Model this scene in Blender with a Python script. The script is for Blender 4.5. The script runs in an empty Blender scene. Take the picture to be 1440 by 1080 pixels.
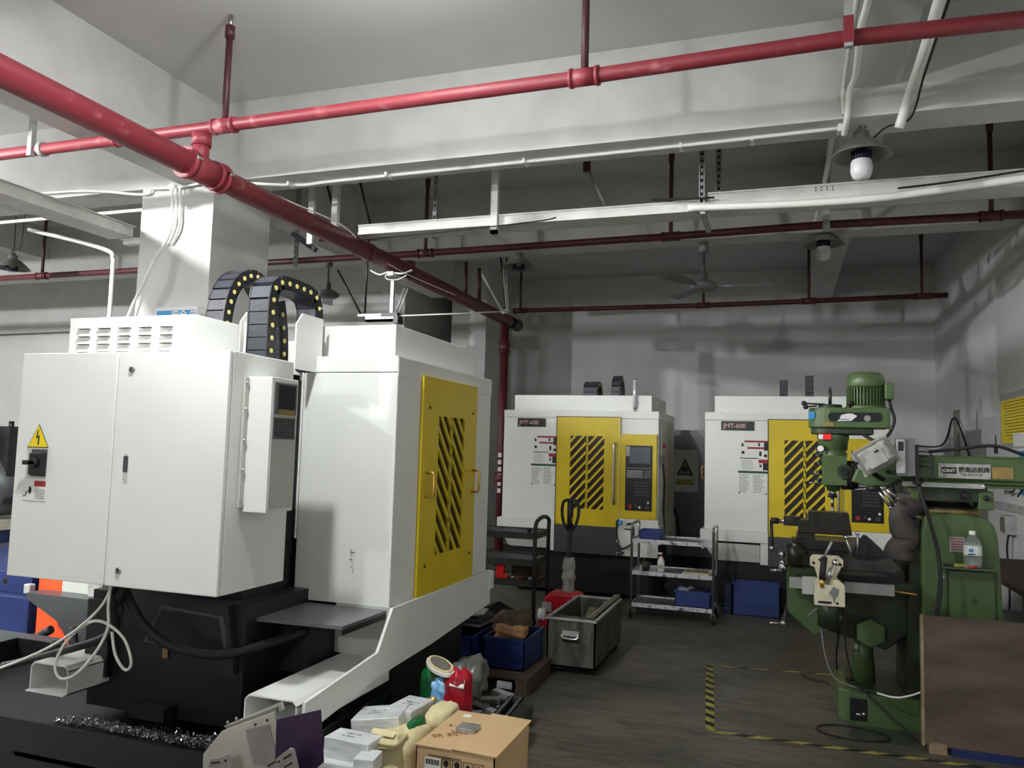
import bpy, bmesh, math, random
from mathutils import Vector, Matrix, Euler
random.seed(7)
SC = bpy.context.scene; COL = SC.collection
R = math.radians; PI = math.pi
# ---------------------------------------------------------------- materials
def lin(c):
    return tuple(((x/255)/12.92 if x/255 <= .04045 else ((x/255+.055)/1.055)**2.4) for x in c)
MATS = {}
def M(name, col, rough=.5, metal=0., col2=None, scale=6., lo=.35, hi=.7, bump=0., emit=0., trans=0., stretch=None, spec=.5, detail=4):
    m = bpy.data.materials.new(name); m.use_nodes = True; MATS[name] = m
    nt = m.node_tree; N = nt.nodes; L = nt.links; b = N['Principled BSDF']
    c = (*lin(col), 1)
    b.inputs['Base Color'].default_value = c
    b.inputs['Roughness'].default_value = rough; b.inputs['Metallic'].default_value = metal
    b.inputs['Specular IOR Level'].default_value = spec
    if trans: b.inputs['Transmission Weight'].default_value = trans
    if emit:
        b.inputs['Emission Color'].default_value = c; b.inputs['Emission Strength'].default_value = emit
    if col2 or bump:
        tc = N.new('ShaderNodeTexCoord'); mp = N.new('ShaderNodeMapping'); ns = N.new('ShaderNodeTexNoise')
        if stretch: mp.inputs['Scale'].default_value = stretch
        ns.inputs['Scale'].default_value = scale; ns.inputs['Detail'].default_value = detail
        L.new(tc.outputs['Object'], mp.inputs[0]); L.new(mp.outputs[0], ns.inputs['Vector'])
        if col2:
            cr = N.new('ShaderNodeValToRGB'); L.new(ns.outputs['Fac'], cr.inputs[0])
            cr.color_ramp.elements[0].position = lo; cr.color_ramp.elements[1].position = hi
            cr.color_ramp.elements[0].color = c; cr.color_ramp.elements[1].color = (*lin(col2), 1)
            L.new(cr.outputs[0], b.inputs['Base Color'])
        if bump:
            bp = N.new('ShaderNodeBump'); bp.inputs['Strength'].default_value = bump; bp.inputs['Distance'].default_value = .01
            L.new(ns.outputs['Fac'], bp.inputs['Height']); L.new(bp.outputs[0], b.inputs['Normal'])
    return m
plaster = M('plaster', (208,208,206), .8, col2=(196,196,193), scale=1.3, bump=.08)
ceil_m = M('ceiling_paint', (204,204,203), .85, col2=(194,194,192), scale=.8)
beam_m = M('beam_paint', (206,206,203), .8, col2=(190,190,187), scale=2.5, bump=.12)
mwhite = M('machine_white', (228,230,225), .32, col2=(223,225,220), scale=3)
mwhite2 = M('machine_grey_white', (188,190,182), .4)
yellow = M('machine_yellow', (216,190,34), .35, col2=(208,182,28), scale=4)
black = M('black_paint', (11,12,14), .42)
bcast = M('black_casting', (12,13,17), .45, col2=(22,23,26), scale=9, bump=.15)
dgrey = M('dark_grey_sheet', (74,76,78), .35, metal=.2)
shelfgrey = M('shelf_grey', (108,110,112), .28, metal=.3)
vent = M('vent_dark', (38,32,22), .35)
glassd = M('dark_glass', (30,26,20), .12)
pipered = M('pipe_red', (122,38,47), .5, col2=(178,112,116), scale=9, lo=.6, hi=.82, bump=.1)
pipedark = M('pipe_dark_red', (96,34,40), .5, col2=(72,28,32), scale=6)
drop_m = M('dark_rod', (72,34,38), .5)
steel = M('steel', (170,170,168), .28, metal=.9)
chrome = M('chrome', (215,215,215), .12, metal=1)
alum = M('aluminium', (196,198,200), .38, metal=.75, col2=(160,162,165), scale=30)
galv = M('galvanised', (176,178,176), .45, metal=.4, col2=(150,152,150), scale=14)
traywhite = M('tray_white', (216,216,210), .5, col2=(198,198,192), scale=5)
pvc = M('pvc_white', (232,231,224), .4)
green = M('mill_green', (76,98,58), .38, col2=(64,86,48), scale=5, bump=.05)
dgreen = M('mill_dark_green', (44,56,38), .5, col2=(26,36,24), scale=7)
rubberb = M('way_cover_rubber', (74,68,66), .8, col2=(58,53,52), scale=9, bump=.3)
castm = M('bare_casting', (66,62,60), .42, metal=.5, col2=(44,42,42), scale=12, bump=.2)
oily = M('oily_iron', (40,38,36), .35, metal=.5, col2=(60,56,52), scale=20)
blue = M('crate_blue', (40,66,134), .45, col2=(32,54,112), scale=8)
bluep = M('machine_blue', (30,46,98), .4, col2=(24,38,82), scale=3)
orange = M('orange_paint', (244,88,40), .45, col2=(224,70,30), scale=3)
redp = M('red_paint', (190,24,40), .4)
redbright = M('bright_red_plastic', (246,40,36), .4)
rubber = M('rubber', (24,24,25), .7)
cablegrey = M('cable_grey', (90,92,96), .5)
wood = M('plywood', (108,90,74), .7, col2=(56,49,43), scale=2.2, lo=.3, hi=.72, bump=.15, stretch=(.8,1,2.8), detail=9)
woode = M('wood_edge', (158,140,112), .7, col2=(120,100,76), scale=14)
pallet = M('pallet_wood', (78,62,48), .8, col2=(54,44,34), scale=10, bump=.2)
card = M('cardboard', (202,170,128), .8, col2=(192,160,118), scale=5)
cardd = M('cardboard_edge', (150,112,74), .85)
paper = M('paper', (226,226,222), .7)
paper2 = M('grey_paper', (176,176,172), .7, col2=(150,150,148), scale=12)
ink = M('ink', (26,26,28), .6)
inkred = M('ink_red', (150,24,34), .5)
inkgreen = M('ink_green', (28,70,48), .5)
inkgrey = M('ink_grey', (120,122,122), .6)
plateblack = M('nameplate_black', (20,14,15), .3)
tubem = M('bright_tube', (228,228,230), .25, metal=.3)
plateletter = M('nameplate_letter', (190,150,150), .35, metal=.3)
wrap = M('foil_wrapped', (222,224,224), .3, metal=.1, col2=(204,206,206), scale=14, bump=.3)
sack = M('sack_paper', (224,212,166), .8, col2=(208,194,146), scale=9, bump=.4)
purple = M('purple_film', (66,46,78), .3, metal=.4, col2=(52,40,66), scale=4)
sheet = M('sheet_steel', (186,184,172), .4, metal=.25, col2=(166,163,152), scale=6)
sheet2 = M('sheet_grey', (150,142,140), .4, metal=.3, col2=(132,126,124), scale=9)
conc = M('conc', (60,60,60), .6)
warn = M('warning_yellow', (236,208,20), .5)
cleanblue = M('notice_blue', (44,140,200), .5)
darkbox = M('worn_steel_box', (96,94,84), .5, metal=.25, col2=(48,54,48), scale=5, lo=.38, hi=.62, bump=.3, stretch=(3,3,.7))
rackm = M('rack_steel', (66,68,66), .5, metal=.2, col2=(50,52,50), scale=9)
lampgrey = M('lamp_grey', (120,118,112), .45, metal=.2)
lampcream = M('lamp_inner', (196,190,176), .5)
bulb = M('frosted_bulb', (214,212,214), .35)
heatsink = M('heat_sink', (60,54,72), .45, metal=.4)
fanm = M('fan_grey', (104,104,102), .45)
filmgrey = M('grey_film', (112,114,108), .3, col2=(78,80,76), scale=16, bump=.5)
skinwhite = M('cloth_grey', (168,168,160), .9, col2=(136,136,128), scale=18, bump=.5)
brownsack = M('brown_sack', (78,62,40), .85, col2=(54,44,30), scale=11, bump=.5)
chips = M('metal_chips', (190,192,196), .25, metal=.9)
clearp = M('clear_plastic', (226,238,234), .08, trans=.85)
bottlew = M('white_plastic', (226,226,216), .4)
olive = M('olive_label', (150,130,60), .5, col2=(130,104,70), scale=30)
brass = M('brass', (200,160,80), .3, metal=.8)
cream = M('cream_plastic', (206,200,172), .5, col2=(170,164,134), scale=7, lo=.55, hi=.75)
chainm = M('chain_plastic', (52,54,62), .5, bump=.2, scale=60)
chaind = M('chain_side', (28,28,32), .45)
pinm = M('chain_pin_yellow', (226,214,130), .4)
tealm = M('teal_plastic', (40,110,100), .4)
bagred = M('bag_red', (196,20,44), .25, col2=(120,8,26), scale=9, bump=.3)
baggreen = M('bag_green', (20,110,50), .25, col2=(12,60,30), scale=12, bump=.3)
bagblue = M('bag_blue', (70,160,220), .25, col2=(200,225,240), scale=20)
tapey = M('tape_yellow', (176,168,80), .6, col2=(104,98,50), scale=20)
tapeb = M('tape_black', (26,25,22), .6)
floor_patch = M('floor_patch', (52,60,50), .5)
scr = M('screen', (96,104,112), .2)

def floor_material():
    m = bpy.data.materials.new('painted_concrete_floor'); m.use_nodes = True
    nt = m.node_tree; N = nt.nodes; L = nt.links; b = N['Principled BSDF']
    tc = N.new('ShaderNodeTexCoord')
    def noise(s, d=5, st=None, dist=0):
        n = N.new('ShaderNodeTexNoise'); n.inputs['Scale'].default_value = s; n.inputs['Detail'].default_value = d
        n.inputs['Distortion'].default_value = dist
        if st:
            mp = N.new('ShaderNodeMapping'); mp.inputs['Scale'].default_value = st; mp.inputs['Rotation'].default_value = (0,0,.5)
            L.new(tc.outputs['Object'], mp.inputs[0]); L.new(mp.outputs[0], n.inputs['Vector'])
        else: L.new(tc.outputs['Object'], n.inputs['Vector'])
        return n
    def ramp(n, a, ca, bb, cb):
        r = N.new('ShaderNodeValToRGB'); r.color_ramp.elements[0].position = a; r.color_ramp.elements[1].position = bb
        r.color_ramp.elements[0].color = (*lin(ca),1); r.color_ramp.elements[1].color = (*lin(cb),1); L.new(n.outputs['Fac'], r.inputs[0]); return r
    a = ramp(noise(.8, 6, None, .6), .35, (78,76,66), .65, (112,108,96))
    s = ramp(noise(3.2, 6, (1,5,1), 1.2), .3, (150,150,150), .62, (255,255,255))
    mx = N.new('ShaderNodeMix'); mx.data_type = 'RGBA'; mx.blend_type = 'MULTIPLY'; mx.inputs[0].default_value = .8
    L.new(a.outputs[0], mx.inputs[6]); L.new(s.outputs[0], mx.inputs[7])
    f = ramp(noise(40, 3), .4, (205,205,205), .6, (255,255,255))
    m2 = N.new('ShaderNodeMix'); m2.data_type = 'RGBA'; m2.blend_type = 'MULTIPLY'; m2.inputs[0].default_value = .5
    L.new(mx.outputs[2], m2.inputs[6]); L.new(f.outputs[0], m2.inputs[7])
    L.new(m2.outputs[2], b.inputs['Base Color'])
    rr = N.new('ShaderNodeMapRange'); rr.inputs['To Min'].default_value = .38; rr.inputs['To Max'].default_value = .65
    n2 = noise(5, 4); L.new(n2.outputs['Fac'], rr.inputs[0]); L.new(rr.outputs[0], b.inputs['Roughness'])
    bp = N.new('ShaderNodeBump'); bp.inputs['Strength'].default_value = .15; bp.inputs['Distance'].default_value = .01
    L.new(n2.outputs['Fac'], bp.inputs['Height']); L.new(bp.outputs[0], b.inputs['Normal'])
    return m
floor_m = floor_material()

# ---------------------------------------------------------------- mesh builder
OFFS = {}
def rot(rx=0, ry=0, rz=0): return Euler((R(rx), R(ry), R(rz))).to_matrix().to_4x4()
def tr(x, y, z): return Matrix.Translation((x, y, z))
def spline(pts, n=6, closed=False):
    P = [Vector(p) for p in pts]; out = []; m = len(P)
    rng = range(m if closed else m-1)
    for i in rng:
        if closed: a, b, c, d = P[(i-1) % m], P[i], P[(i+1) % m], P[(i+2) % m]
        else: a, b, c, d = P[max(i-1,0)], P[i], P[i+1], P[min(i+2,m-1)]
        for k in range(n):
            t = k/n
            out.append(.5*((2*b)+(c-a)*t+(2*a-5*b+4*c-d)*t*t+(3*b-a-3*c+d)*t**3))
    if not closed: out.append(P[-1])
    return out
class MB:
    def __init__(s): s.v=[]; s.f=[]; s.mi=[]; s.sm=[]; s.mats=[]; s.X=Matrix.Identity(4)
    def _m(s, m):
        if m not in s.mats: s.mats.append(m)
        return s.mats.index(m)
    def add(s, vs, fs, m, smooth=False):
        o = len(s.v); i = s._m(m)
        s.v += [s.X @ Vector(p) for p in vs]
        for f in fs: s.f.append([o+k for k in f]); s.mi.append(i); s.sm.append(smooth)
        return s
    def box(s, x0, x1, y0, y1, z0, z1, m):
        vs = [(x,y,z) for z in (z0,z1) for y in (y0,y1) for x in (x0,x1)]
        return s.add(vs, [(0,2,3,1),(4,5,7,6),(0,1,5,4),(2,6,7,3),(0,4,6,2),(1,3,7,5)], m)
    def cbox(s, c, d, m, r=None):
        old = s.X; s.X = old @ tr(*c) @ (r if r is not None else Matrix.Identity(4))
        s.box(-d[0]/2, d[0]/2, -d[1]/2, d[1]/2, -d[2]/2, d[2]/2, m); s.X = old; return s
    def prism(s, pts, ax, a, b, m, smooth=False):      # polygon (2D in the other two axes, cyclic) extruded along ax
        def P(u, v, w): return {'x': (w,u,v), 'y': (u,w,v), 'z': (u,v,w)}[ax]
        n = len(pts); vs = [P(u,v,a) for u,v in pts]+[P(u,v,b) for u,v in pts]
        s.add(vs, [tuple(range(n))[::-1], tuple(range(n,2*n))], m)
        o = len(s.v)-2*n; i = s._m(m)
        for k in range(n):
            j = (k+1) % n; s.f.append([o+k, o+j, o+n+j, o+n+k]); s.mi.append(i); s.sm.append(smooth)
        return s
    def cyl(s, p0, p1, r, m, r1=None, n=20, smooth=True, caps=True):
        p0, p1 = Vector(p0), Vector(p1); d = p1-p0; r1 = r if r1 is None else r1
        q = d.to_track_quat('Z', 'Y').to_matrix(); vs = []
        for p, rr in ((p0,r),(p1,r1)):
            for k in range(n): vs.append(p+q@Vector((rr*math.cos(2*PI*k/n), rr*math.sin(2*PI*k/n), 0)))
        s.add(vs, [(k,(k+1)%n,n+(k+1)%n,n+k) for k in range(n)], m, smooth)
        if caps:
            o = len(s.v)-2*n; i = s._m(m)
            s.f.append([o+k for k in range(n)][::-1]); s.mi.append(i); s.sm.append(False)
            s.f.append([o+n+k for k in range(n)]); s.mi.append(i); s.sm.append(False)
        return s
    def tube(s, pts, r, m, n=8, closed=False):
        P = [Vector(p) for p in pts]; k = len(P); rings = []; up = None
        for i in range(k):
            if closed: t = P[(i+1)%k]-P[i-1]
            else: t = P[min(i+1,k-1)]-P[max(i-1,0)]
            if t.length < 1e-9: t = Vector((0,0,1))
            t.normalize()
            if up is None: up = t.orthogonal().normalized()
            up = (up-t*up.dot(t)); up = up.normalized() if up.length > 1e-6 else t.orthogonal().normalized()
            w = t.cross(up); rr = r[i] if isinstance(r, (list,tuple)) else r
            rings.append([P[i]+(up*math.cos(2*PI*j/n)+w*math.sin(2*PI*j/n))*rr for j in range(n)])
        vs = [p for q in rings for p in q]; fs = []
        for i in range(k if closed else k-1):
            a = i*n; b = ((i+1)%k)*n
            fs += [(a+j, a+(j+1)%n, b+(j+1)%n, b+j) for j in range(n)]
        s.add(vs, fs, m, True)
        if not closed:
            o = len(s.v)-len(vs); i = s._m(m)
            s.f.append([o+j for j in range(n)][::-1]); s.mi.append(i); s.sm.append(False)
            s.f.append([o+(k-1)*n+j for j in range(n)]); s.mi.append(i); s.sm.append(False)
        return s
    def lathe(s, c, prof, m, n=28, d=None, smooth=True):
        old = s.X; s.X = old @ tr(*c)
        if d is not None: s.X = s.X @ Vector(d).to_track_quat('Z','Y').to_matrix().to_4x4()
        vs = []; fs = []
        for (r, z) in prof:
            for k in range(n): vs.append((max(r,1e-4)*math.cos(2*PI*k/n), max(r,1e-4)*math.sin(2*PI*k/n), z))
        for i in range(len(prof)-1):
            for k in range(n): fs.append((i*n+k, i*n+(k+1)%n, (i+1)*n+(k+1)%n, (i+1)*n+k))
        s.add(vs, fs, m, smooth); s.X = old; return s
    def sph(s, c, r, m, n=16, sc=(1,1,1)):
        vs = []; fs = []; k = n//2
        for i in range(k+1):
            for j in range(n):
                a = PI*i/k; b = 2*PI*j/n
                vs.append((c[0]+r*sc[0]*math.sin(a)*math.cos(b), c[1]+r*sc[1]*math.sin(a)*math.sin(b), c[2]+r*sc[2]*math.cos(a)))
        for i in range(k):
            for j in range(n): fs.append((i*n+j, (i+1)*n+j, (i+1)*n+(j+1)%n, i*n+(j+1)%n))
        return s.add(vs, fs, m, True)
    def text(s, body, size, mtx, m, depth=.0008, align='LEFT', bold=False):
        cu = bpy.data.curves.new('txt', 'FONT'); cu.body = body; cu.size = size; cu.extrude = depth; cu.align_x = align; cu.resolution_u = 3
        if bold: cu.offset = size*.018
        ob = bpy.data.objects.new('txt', cu); COL.objects.link(ob)
        dg = bpy.context.evaluated_depsgraph_get(); me = bpy.data.meshes.new_from_object(ob.evaluated_get(dg))
        vs = [mtx @ v.co for v in me.vertices]; fs = [tuple(p.vertices) for p in me.polygons]
        s.add(vs, fs, m); bpy.data.objects.remove(ob); bpy.data.meshes.remove(me); bpy.data.curves.remove(cu); return s
    def build(s, name, parent=None, label=None, cat=None, group=None, kind=None, loc=None, bevel=0, sub=0, solid=0):
        if parent is not None: off = OFFS[parent.name]
        elif loc is not None: off = Vector(loc)
        elif kind == 'structure': off = Vector((0,0,0))
        else:
            xs = [p.x for p in s.v]; ys = [p.y for p in s.v]; zs = [p.z for p in s.v]
            off = Vector(((min(xs)+max(xs))/2, (min(ys)+max(ys))/2, min(zs)))
        me = bpy.data.meshes.new(name); me.from_pydata([tuple(p-off) for p in s.v], [], s.f)
        for m in s.mats: me.materials.append(m)
        me.polygons.foreach_set('material_index', s.mi); me.polygons.foreach_set('use_smooth', s.sm)
        bm = bmesh.new(); bm.from_mesh(me); bmesh.ops.recalc_face_normals(bm, faces=bm.faces[:]); bm.to_mesh(me); bm.free()
        me.update()
        o = bpy.data.objects.new(name, me); COL.objects.link(o)
        if parent is not None: o.parent = parent
        else: o.location = off
        OFFS[o.name] = off
        if bevel:
            b = o.modifiers.new('bevel','BEVEL'); b.width = bevel; b.segments = 2; b.limit_method = 'ANGLE'; b.angle_limit = R(50)
        if sub:
            b = o.modifiers.new('sub','SUBSURF'); b.levels = sub; b.render_levels = sub
        tag(o, label, cat, group, kind); return o
def tag(o, label=None, cat=None, group=None, kind=None):
    if label: o['label'] = label
    if cat: o['category'] = cat
    if group: o['group'] = group
    if kind: o['kind'] = kind
def thing(name, label, cat, loc=(0,0,0), group=None):
    o = bpy.data.objects.new(name, None); COL.objects.link(o); o.location = loc; o.empty_display_size = .1
    OFFS[o.name] = Vector(loc); tag(o, label, cat, group); return o
def copy_tree(o, parent=None):
    c = o.copy(); COL.objects.link(c); OFFS[c.name] = OFFS[o.name]
    if parent is not None: c.parent = parent
    for ch in list(o.children): copy_tree(ch, c)
    return c
def front(x, y, z): return tr(x,y,z) @ rot(90)             # text standing, read from -Y
def rearm(x, y, z): return tr(x,y,z) @ rot(90,0,180)       # read from +Y
def sideL(x, y, z): return tr(x,y,z) @ rot(90,0,-90)       # read from -X
def sideR(x, y, z): return tr(x,y,z) @ rot(90,0,90)        # read from +X
def top(x, y, z, a=0): return tr(x,y,z) @ rot(0,0,a)
# ---------------------------------------------------------------- camera
def cam():
    f, yaw, pitch, roll = 1106., R(19.), R(4.67), R(1.61)
    F = Vector((-math.sin(yaw)*math.cos(pitch), math.cos(yaw)*math.cos(pitch), math.sin(pitch)))
    Rt = Vector((math.cos(yaw), math.sin(yaw), 0)); U = Rt.cross(F)
    R2 = Rt*math.cos(roll)+U*math.sin(roll); U2 = -Rt*math.sin(roll)+U*math.cos(roll)
    cd = bpy.data.cameras.new('camera'); cd.sensor_width = 36; cd.lens = f/1440*36; cd.clip_start = .05
    o = bpy.data.objects.new('camera', cd); COL.objects.link(o)
    m = Matrix((R2, U2, -F)).transposed().to_4x4(); m.translation = (0,0,1.65); o.matrix_world = m
    SC.camera = o
cam()
# ---------------------------------------------------------------- the room
XR, YB, ZC = 2.15, 13.0, 4.6
def struct(name, mb): return mb.build(name, kind='structure')
struct('floor', MB().box(-15,XR+.2,-8,YB+.2,-.2,0,floor_m))
struct('ceiling', MB().box(-15,XR+.2,-8,YB+.2,ZC,ZC+.2,ceil_m))
struct('wall_back', MB().box(-5.5,XR+.2,YB,YB+.2,0,ZC,plaster))
struct('wall_left_back', MB().box(-15,-5.5,10.8,YB+.2,0,ZC,plaster))
struct('wall_right', MB().box(XR,XR+.2,-8,YB,0,ZC,plaster))
struct('wall_left', MB().box(-15.2,-15,-8,YB,0,ZC,plaster))
struct('wall_front', MB().box(-15,XR+.2,-8.2,-8,0,ZC,plaster))
def rough_beam(x0,x1,y0,y1,z0,z1,m):
    return MB().box(x0,x1,y0,y1,z0,z1,m)
n = 1
for b in ((-15,XR,5.5,5.83,3.9,ZC), (-15,XR,8.3,8.6,3.9,ZC), (-15,XR,2.40,2.72,3.9,ZC)):
    struct('trim_%d' % n, rough_beam(*b, beam_m)); n += 1
for b in ((-5.05,-4.70,-8,2.40,3.9,ZC), (-5.05,-4.70,2.72,5.5,3.9,ZC), (-5.05,-4.7,5.83,8.3,3.9,ZC),(-5.05,-4.7,8.6,10.8,3.9,ZC),
          (.40,.73,-8,2.40,4.1,ZC), (.40,.73,2.72,5.5,4.1,ZC), (.40,.73,5.83,8.3,4.1,ZC), (.40,.73,8.6,YB,4.1,ZC),
          (-10.2,-9.9,5.83,8.3,4.15,ZC)):
    struct('trim_%d' % n, rough_beam(*b, beam_m)); n += 1
struct('trim_%d' % n, MB().box(-5.49,-4.70,5.5,6.3,0,3.9,plaster)); n += 1        # near column
struct('trim_%d' % n, MB().box(-5.1,-4.5,11.7,YB,0,ZC,plaster)); n += 1           # far column
# ---------------------------------------------------------------- fire pipes
def coupling(mb, p, ax, r, l, m):
    d = Vector({'x':(1,0,0),'y':(0,1,0),'z':(0,0,1)}[ax])*l/2; p = Vector(p)
    mb.cyl(p-d, p+d, r, m, n=24); mb.cyl(p-d*1.04, p-d*.78, r*1.1, m, n=24); mb.cyl(p+d*.78, p+d*1.04, r*1.1, m, n=24)
XP = -3.78; RB = .082
t = thing('fire_main_pipe', 'thick red fire main running away overhead from upper left to the far column', 'pipe', (XP, 4, 3.5))
MB().cyl((XP,-7.9,3.5),(XP,10.75,3.5),RB,pipered,n=32).build('pipe', t)
mb = MB()
for y in (4.27,): coupling(mb,(XP,y,3.5),'y',RB*1.15,.3,pipered)
for y in (4.14,4.47):
    mb.cyl((XP,y-.02,3.5),(XP,y+.02,3.5),RB*1.32,pipered,n=28)
    for sx in (-1,1): mb.cyl((XP+sx*.105,y-.03,3.5+.02),(XP+sx*.105,y+.03,3.5+.02),.012,chrome,n=8)
mb.build('coupling', t)
for y in (6.6,7.45):
    MB().cyl((XP,y-.02,3.5),(XP,y+.02,3.5),RB*1.1,pipedark,n=24).build('coupling', t)
MB().cyl((XP,4.27,3.5),(XP,4.27,3.72),.055,pipered,n=20).cyl((XP,4.27,3.66),(XP,4.27,3.75),.066,pipered,n=20).build('riser', t)
MB().cyl((XP,7.5,3.5),(XP,7.5,3.62),.06,pipedark).build('riser', t)
MB().cyl((XP,10.75,3.5),(XP,11.1,3.5),.085,black,n=24).cyl((XP,11.1,3.5),(XP,11.14,3.5),.095,pipedark,n=24).build('end_cap', t)
MB().tube(spline([(XP-.02,4.3,3.6),(XP-.03,5.0,3.595),(XP+.05,6.0,3.6),(XP+.07,6.4,3.5),(XP+.06,7.2,3.44),(XP+.1,8.5,3.45)],8),.006,pvc,n=6).build('cable_along_pipe', t, label='thin white cable')
t = thing('fire_riser_pipe', 'vertical dark red fire riser standing before the far column', 'pipe', (XP,10.6,0))
MB().cyl((XP,10.6,0),(XP,10.6,3.42),.062,pipedark,n=24).build('pipe', t)
mb = MB(); coupling(mb,(XP,10.6,3.1),'z',.078,.16,pipedark); mb.build('coupling', t)
mb = MB()
for k in range(6): mb.cbox((XP,10.536,1.55-k*.1),(.05,.004,.06),paper)
mb.build('lettering', t, label='column of white painted characters')
MB().cyl((XP-.07,10.6,1.22),(XP+.07,10.6,1.22),.085,pipedark,n=20).build('clamp', t)
def branch(name, label, pts, r, rods, mat, rodm=drop_m, x_hang=(), group=None):
    t = thing('sprinkler_pipe', label, 'pipe', pts[0])
    MB().tube(pts, r, mat, n=20).build('pipe', t)
    for x in rods:
        y = pts[0][1]; z = pts[0][2]
        for a, b in zip(pts, pts[1:]):
            if a[0] <= x <= b[0]: k = (x-a[0])/(b[0]-a[0]); y = a[1]+k*(b[1]-a[1]); z = a[2]+k*(b[2]-a[2])
        mb = MB(); coupling(mb,(x,y,z),'x',r*1.22,.17,mat); mb.build('tee_fitting', t)
        m2 = MB().cyl((x,y,z),(x,y,ZC-.14),r*.55,rodm,n=14).cyl((x,y,ZC-.17),(x,y,ZC-.09),r*.8,rodm,n=14).cyl((x,y,ZC-.09),(x,y,ZC-.01),r*.4,steel,n=10)
        m2.build('sprinkler_drop', t)
    return t
p1 = [(-9.5,4.3,3.80),(-3.8,4.3,3.80),(-1.1,4.27,3.80),(.35,4.22,3.80),(XR,4.32,3.80)]
t = branch('p', 'nearest red sprinkler pipe crossing the whole ceiling above the thick main', p1, .042, (-3.62,-1.08), pipered)
MB().box(-5.37,-5.33,4.24,4.28,3.74,4.58,galv).cyl((-5.30,4.3,3.8),(-5.26,4.3,3.8),.055,galv,n=20).build('hanger', t, label='flat grey steel hanger')
MB().box(.30,.34,4.14,4.17,3.72,4.58,galv).box(.296,.344,4.136,4.174,3.74,3.88,pipered).build('hanger', t, label='grey and red strap hanger')
mb = MB(); coupling(mb,(-4.5,4.3,3.8),'x',.05,.14,pipered); mb.build('coupling', t)
p2 = [(-14,7.5,3.70),(-3.8,7.5,3.70),(-1.0,7.42,3.70),(.4,7.34,3.70),(XR,7.4,3.70)]
t = branch('p', 'middle red sprinkler pipe crossing beyond the long white cable tray', p2, .036, (-9.05,-3.6,-1.0,1.66), pipedark)
MB().box(-5.66,-5.62,7.44,7.48,3.63,4.6,drop_m).build('hanger', t, label='dark flat hanger')
MB().box(.34,.40,7.28,7.32,3.63,4.3,galv).build('hanger', t, label='pale strap hanger')
p3 = [(-3.8,11.0,3.70),(-1.0,11.05,3.70),(.4,10.98,3.70),(1.97,10.98,3.72)]
t = branch('p', 'farthest dark sprinkler pipe ending in the air before the right wall', p3, .034, (-3.69,-1.03,.34,1.68), pipedark)
# ---------------------------------------------------------------- conduits, trays, hangers overhead
def slot_post(mb, x, y, z0, z1, m, w=.035, d=.03):
    mb.box(x-w/2,x-w/2+.009,y,y+d,z0,z1,m); mb.box(x+w/2-.009,x+w/2,y,y+d,z0,z1,m); mb.box(x-w/2,x+w/2,y+d-.004,y+d,z0,z1,black)
    z = z0
    while z < z1-.05:
        mb.box(x-.009,x+.009,y,y+d,z,z+.028,m); z += .055
def tray(name, label, x0, x1, y0, y1, z0, z1, slot_x=(), flat_x=()):
    t = thing('cable_tray', label, 'cable tray', (x0,y0,z0))
    mb = MB().box(x0,x1,y0,y1,z0,z0+.006,traywhite).box(x0,x1,y0,y0+.006,z0,z1,traywhite).box(x0,x1,y1-.006,y1,z0,z1,traywhite)
    mb.box(x0,x1,y0-.012,y0,z1-.014,z1,traywhite).box(x0,x1,y0-.006,y0,z0-.006,z0+.012,traywhite)
    mb.build('channel', t)
    return t
t = tray('t', 'long white cable tray hanging left of the slotted steel posts', -3.72, -.62, 6.3, 6.56, 3.59, 3.675)
for x in (-3.95,-2.36):
    MB().box(x-.03,x+.03,6.24,6.29,3.5,4.58,traywhite).box(x-.03,x+.03,6.24,6.6,3.5,3.53,traywhite).build('hanger', t)
mb = MB(); slot_post(mb,-3.1,6.62,3.6,4.58,galv); mb.build('slotted_post', t)
mb = MB(); slot_post(mb,-4.62,6.62,3.4,4.58,galv); mb.build('slotted_post', t)
MB().box(-4.25,-4.19,6.26,6.3,3.52,4.58,traywhite).build('hanger', t)
MB().box(-4.22,-4.0,6.40,6.46,3.58,3.63,pipedark).build('red_clamp', t)
MB().cbox((-4.45,6.52,3.62),(.38,.045,.045),dgrey,rot(0,32,-12)).build('bracket_arm', t, label='dark slotted steel arm')
MB().cyl((-3.97,6.45,3.55),(-4.3,6.45,4.5),.012,black,n=8).build('brace', t)
MB().cyl((-3.7,6.5,3.7),(-3.9,6.4,4.5),.012,black,n=8).build('brace', t)
t = tray('t', 'deeper white cable tray running from the slotted posts to the right wall', -.56, XR-.01, 6.28, 6.56, 3.60, 3.72)
mb = MB(); slot_post(mb,-.60,6.22,3.60,4.58,galv,w=.045); mb.build('slotted_post', t)
mb = MB(); slot_post(mb,-.50,6.60,3.65,4.58,galv,w=.045); mb.build('slotted_post', t)
MB().box(-.64,-.54,6.2,6.27,3.55,3.62,galv).box(-.61,-.57,6.2,6.75,3.53,3.56,galv).build('bracket_arm', t)
mb = MB()
for i in range(4):
    for j in range(2): mb.box(.24+i*.04,.25+i*.04,6.276,6.281,3.67+j*.02,3.678+j*.02,ink)
mb.build('hole_row', t)
MB().tube(spline([(-.7,6.18,3.58),(0,6.15,3.545),(.6,6.13,3.535),(1.2,6.12,3.57),(1.7,6.1,3.6),(XR,6.1,3.6)],8),.028,pvc,n=12).build('white_pvc_conduit', None, 'thick sagging white conduit slung under the right cable tray', 'conduit')
MB().tube(spline([(-1.0,6.25,3.69),(-.7,6.2,3.66),(-.5,6.2,3.655)],6),.008,ink,n=6).build('black_cable', None, 'short black cable tail at the slotted posts of the cable trays', 'cable')
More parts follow.
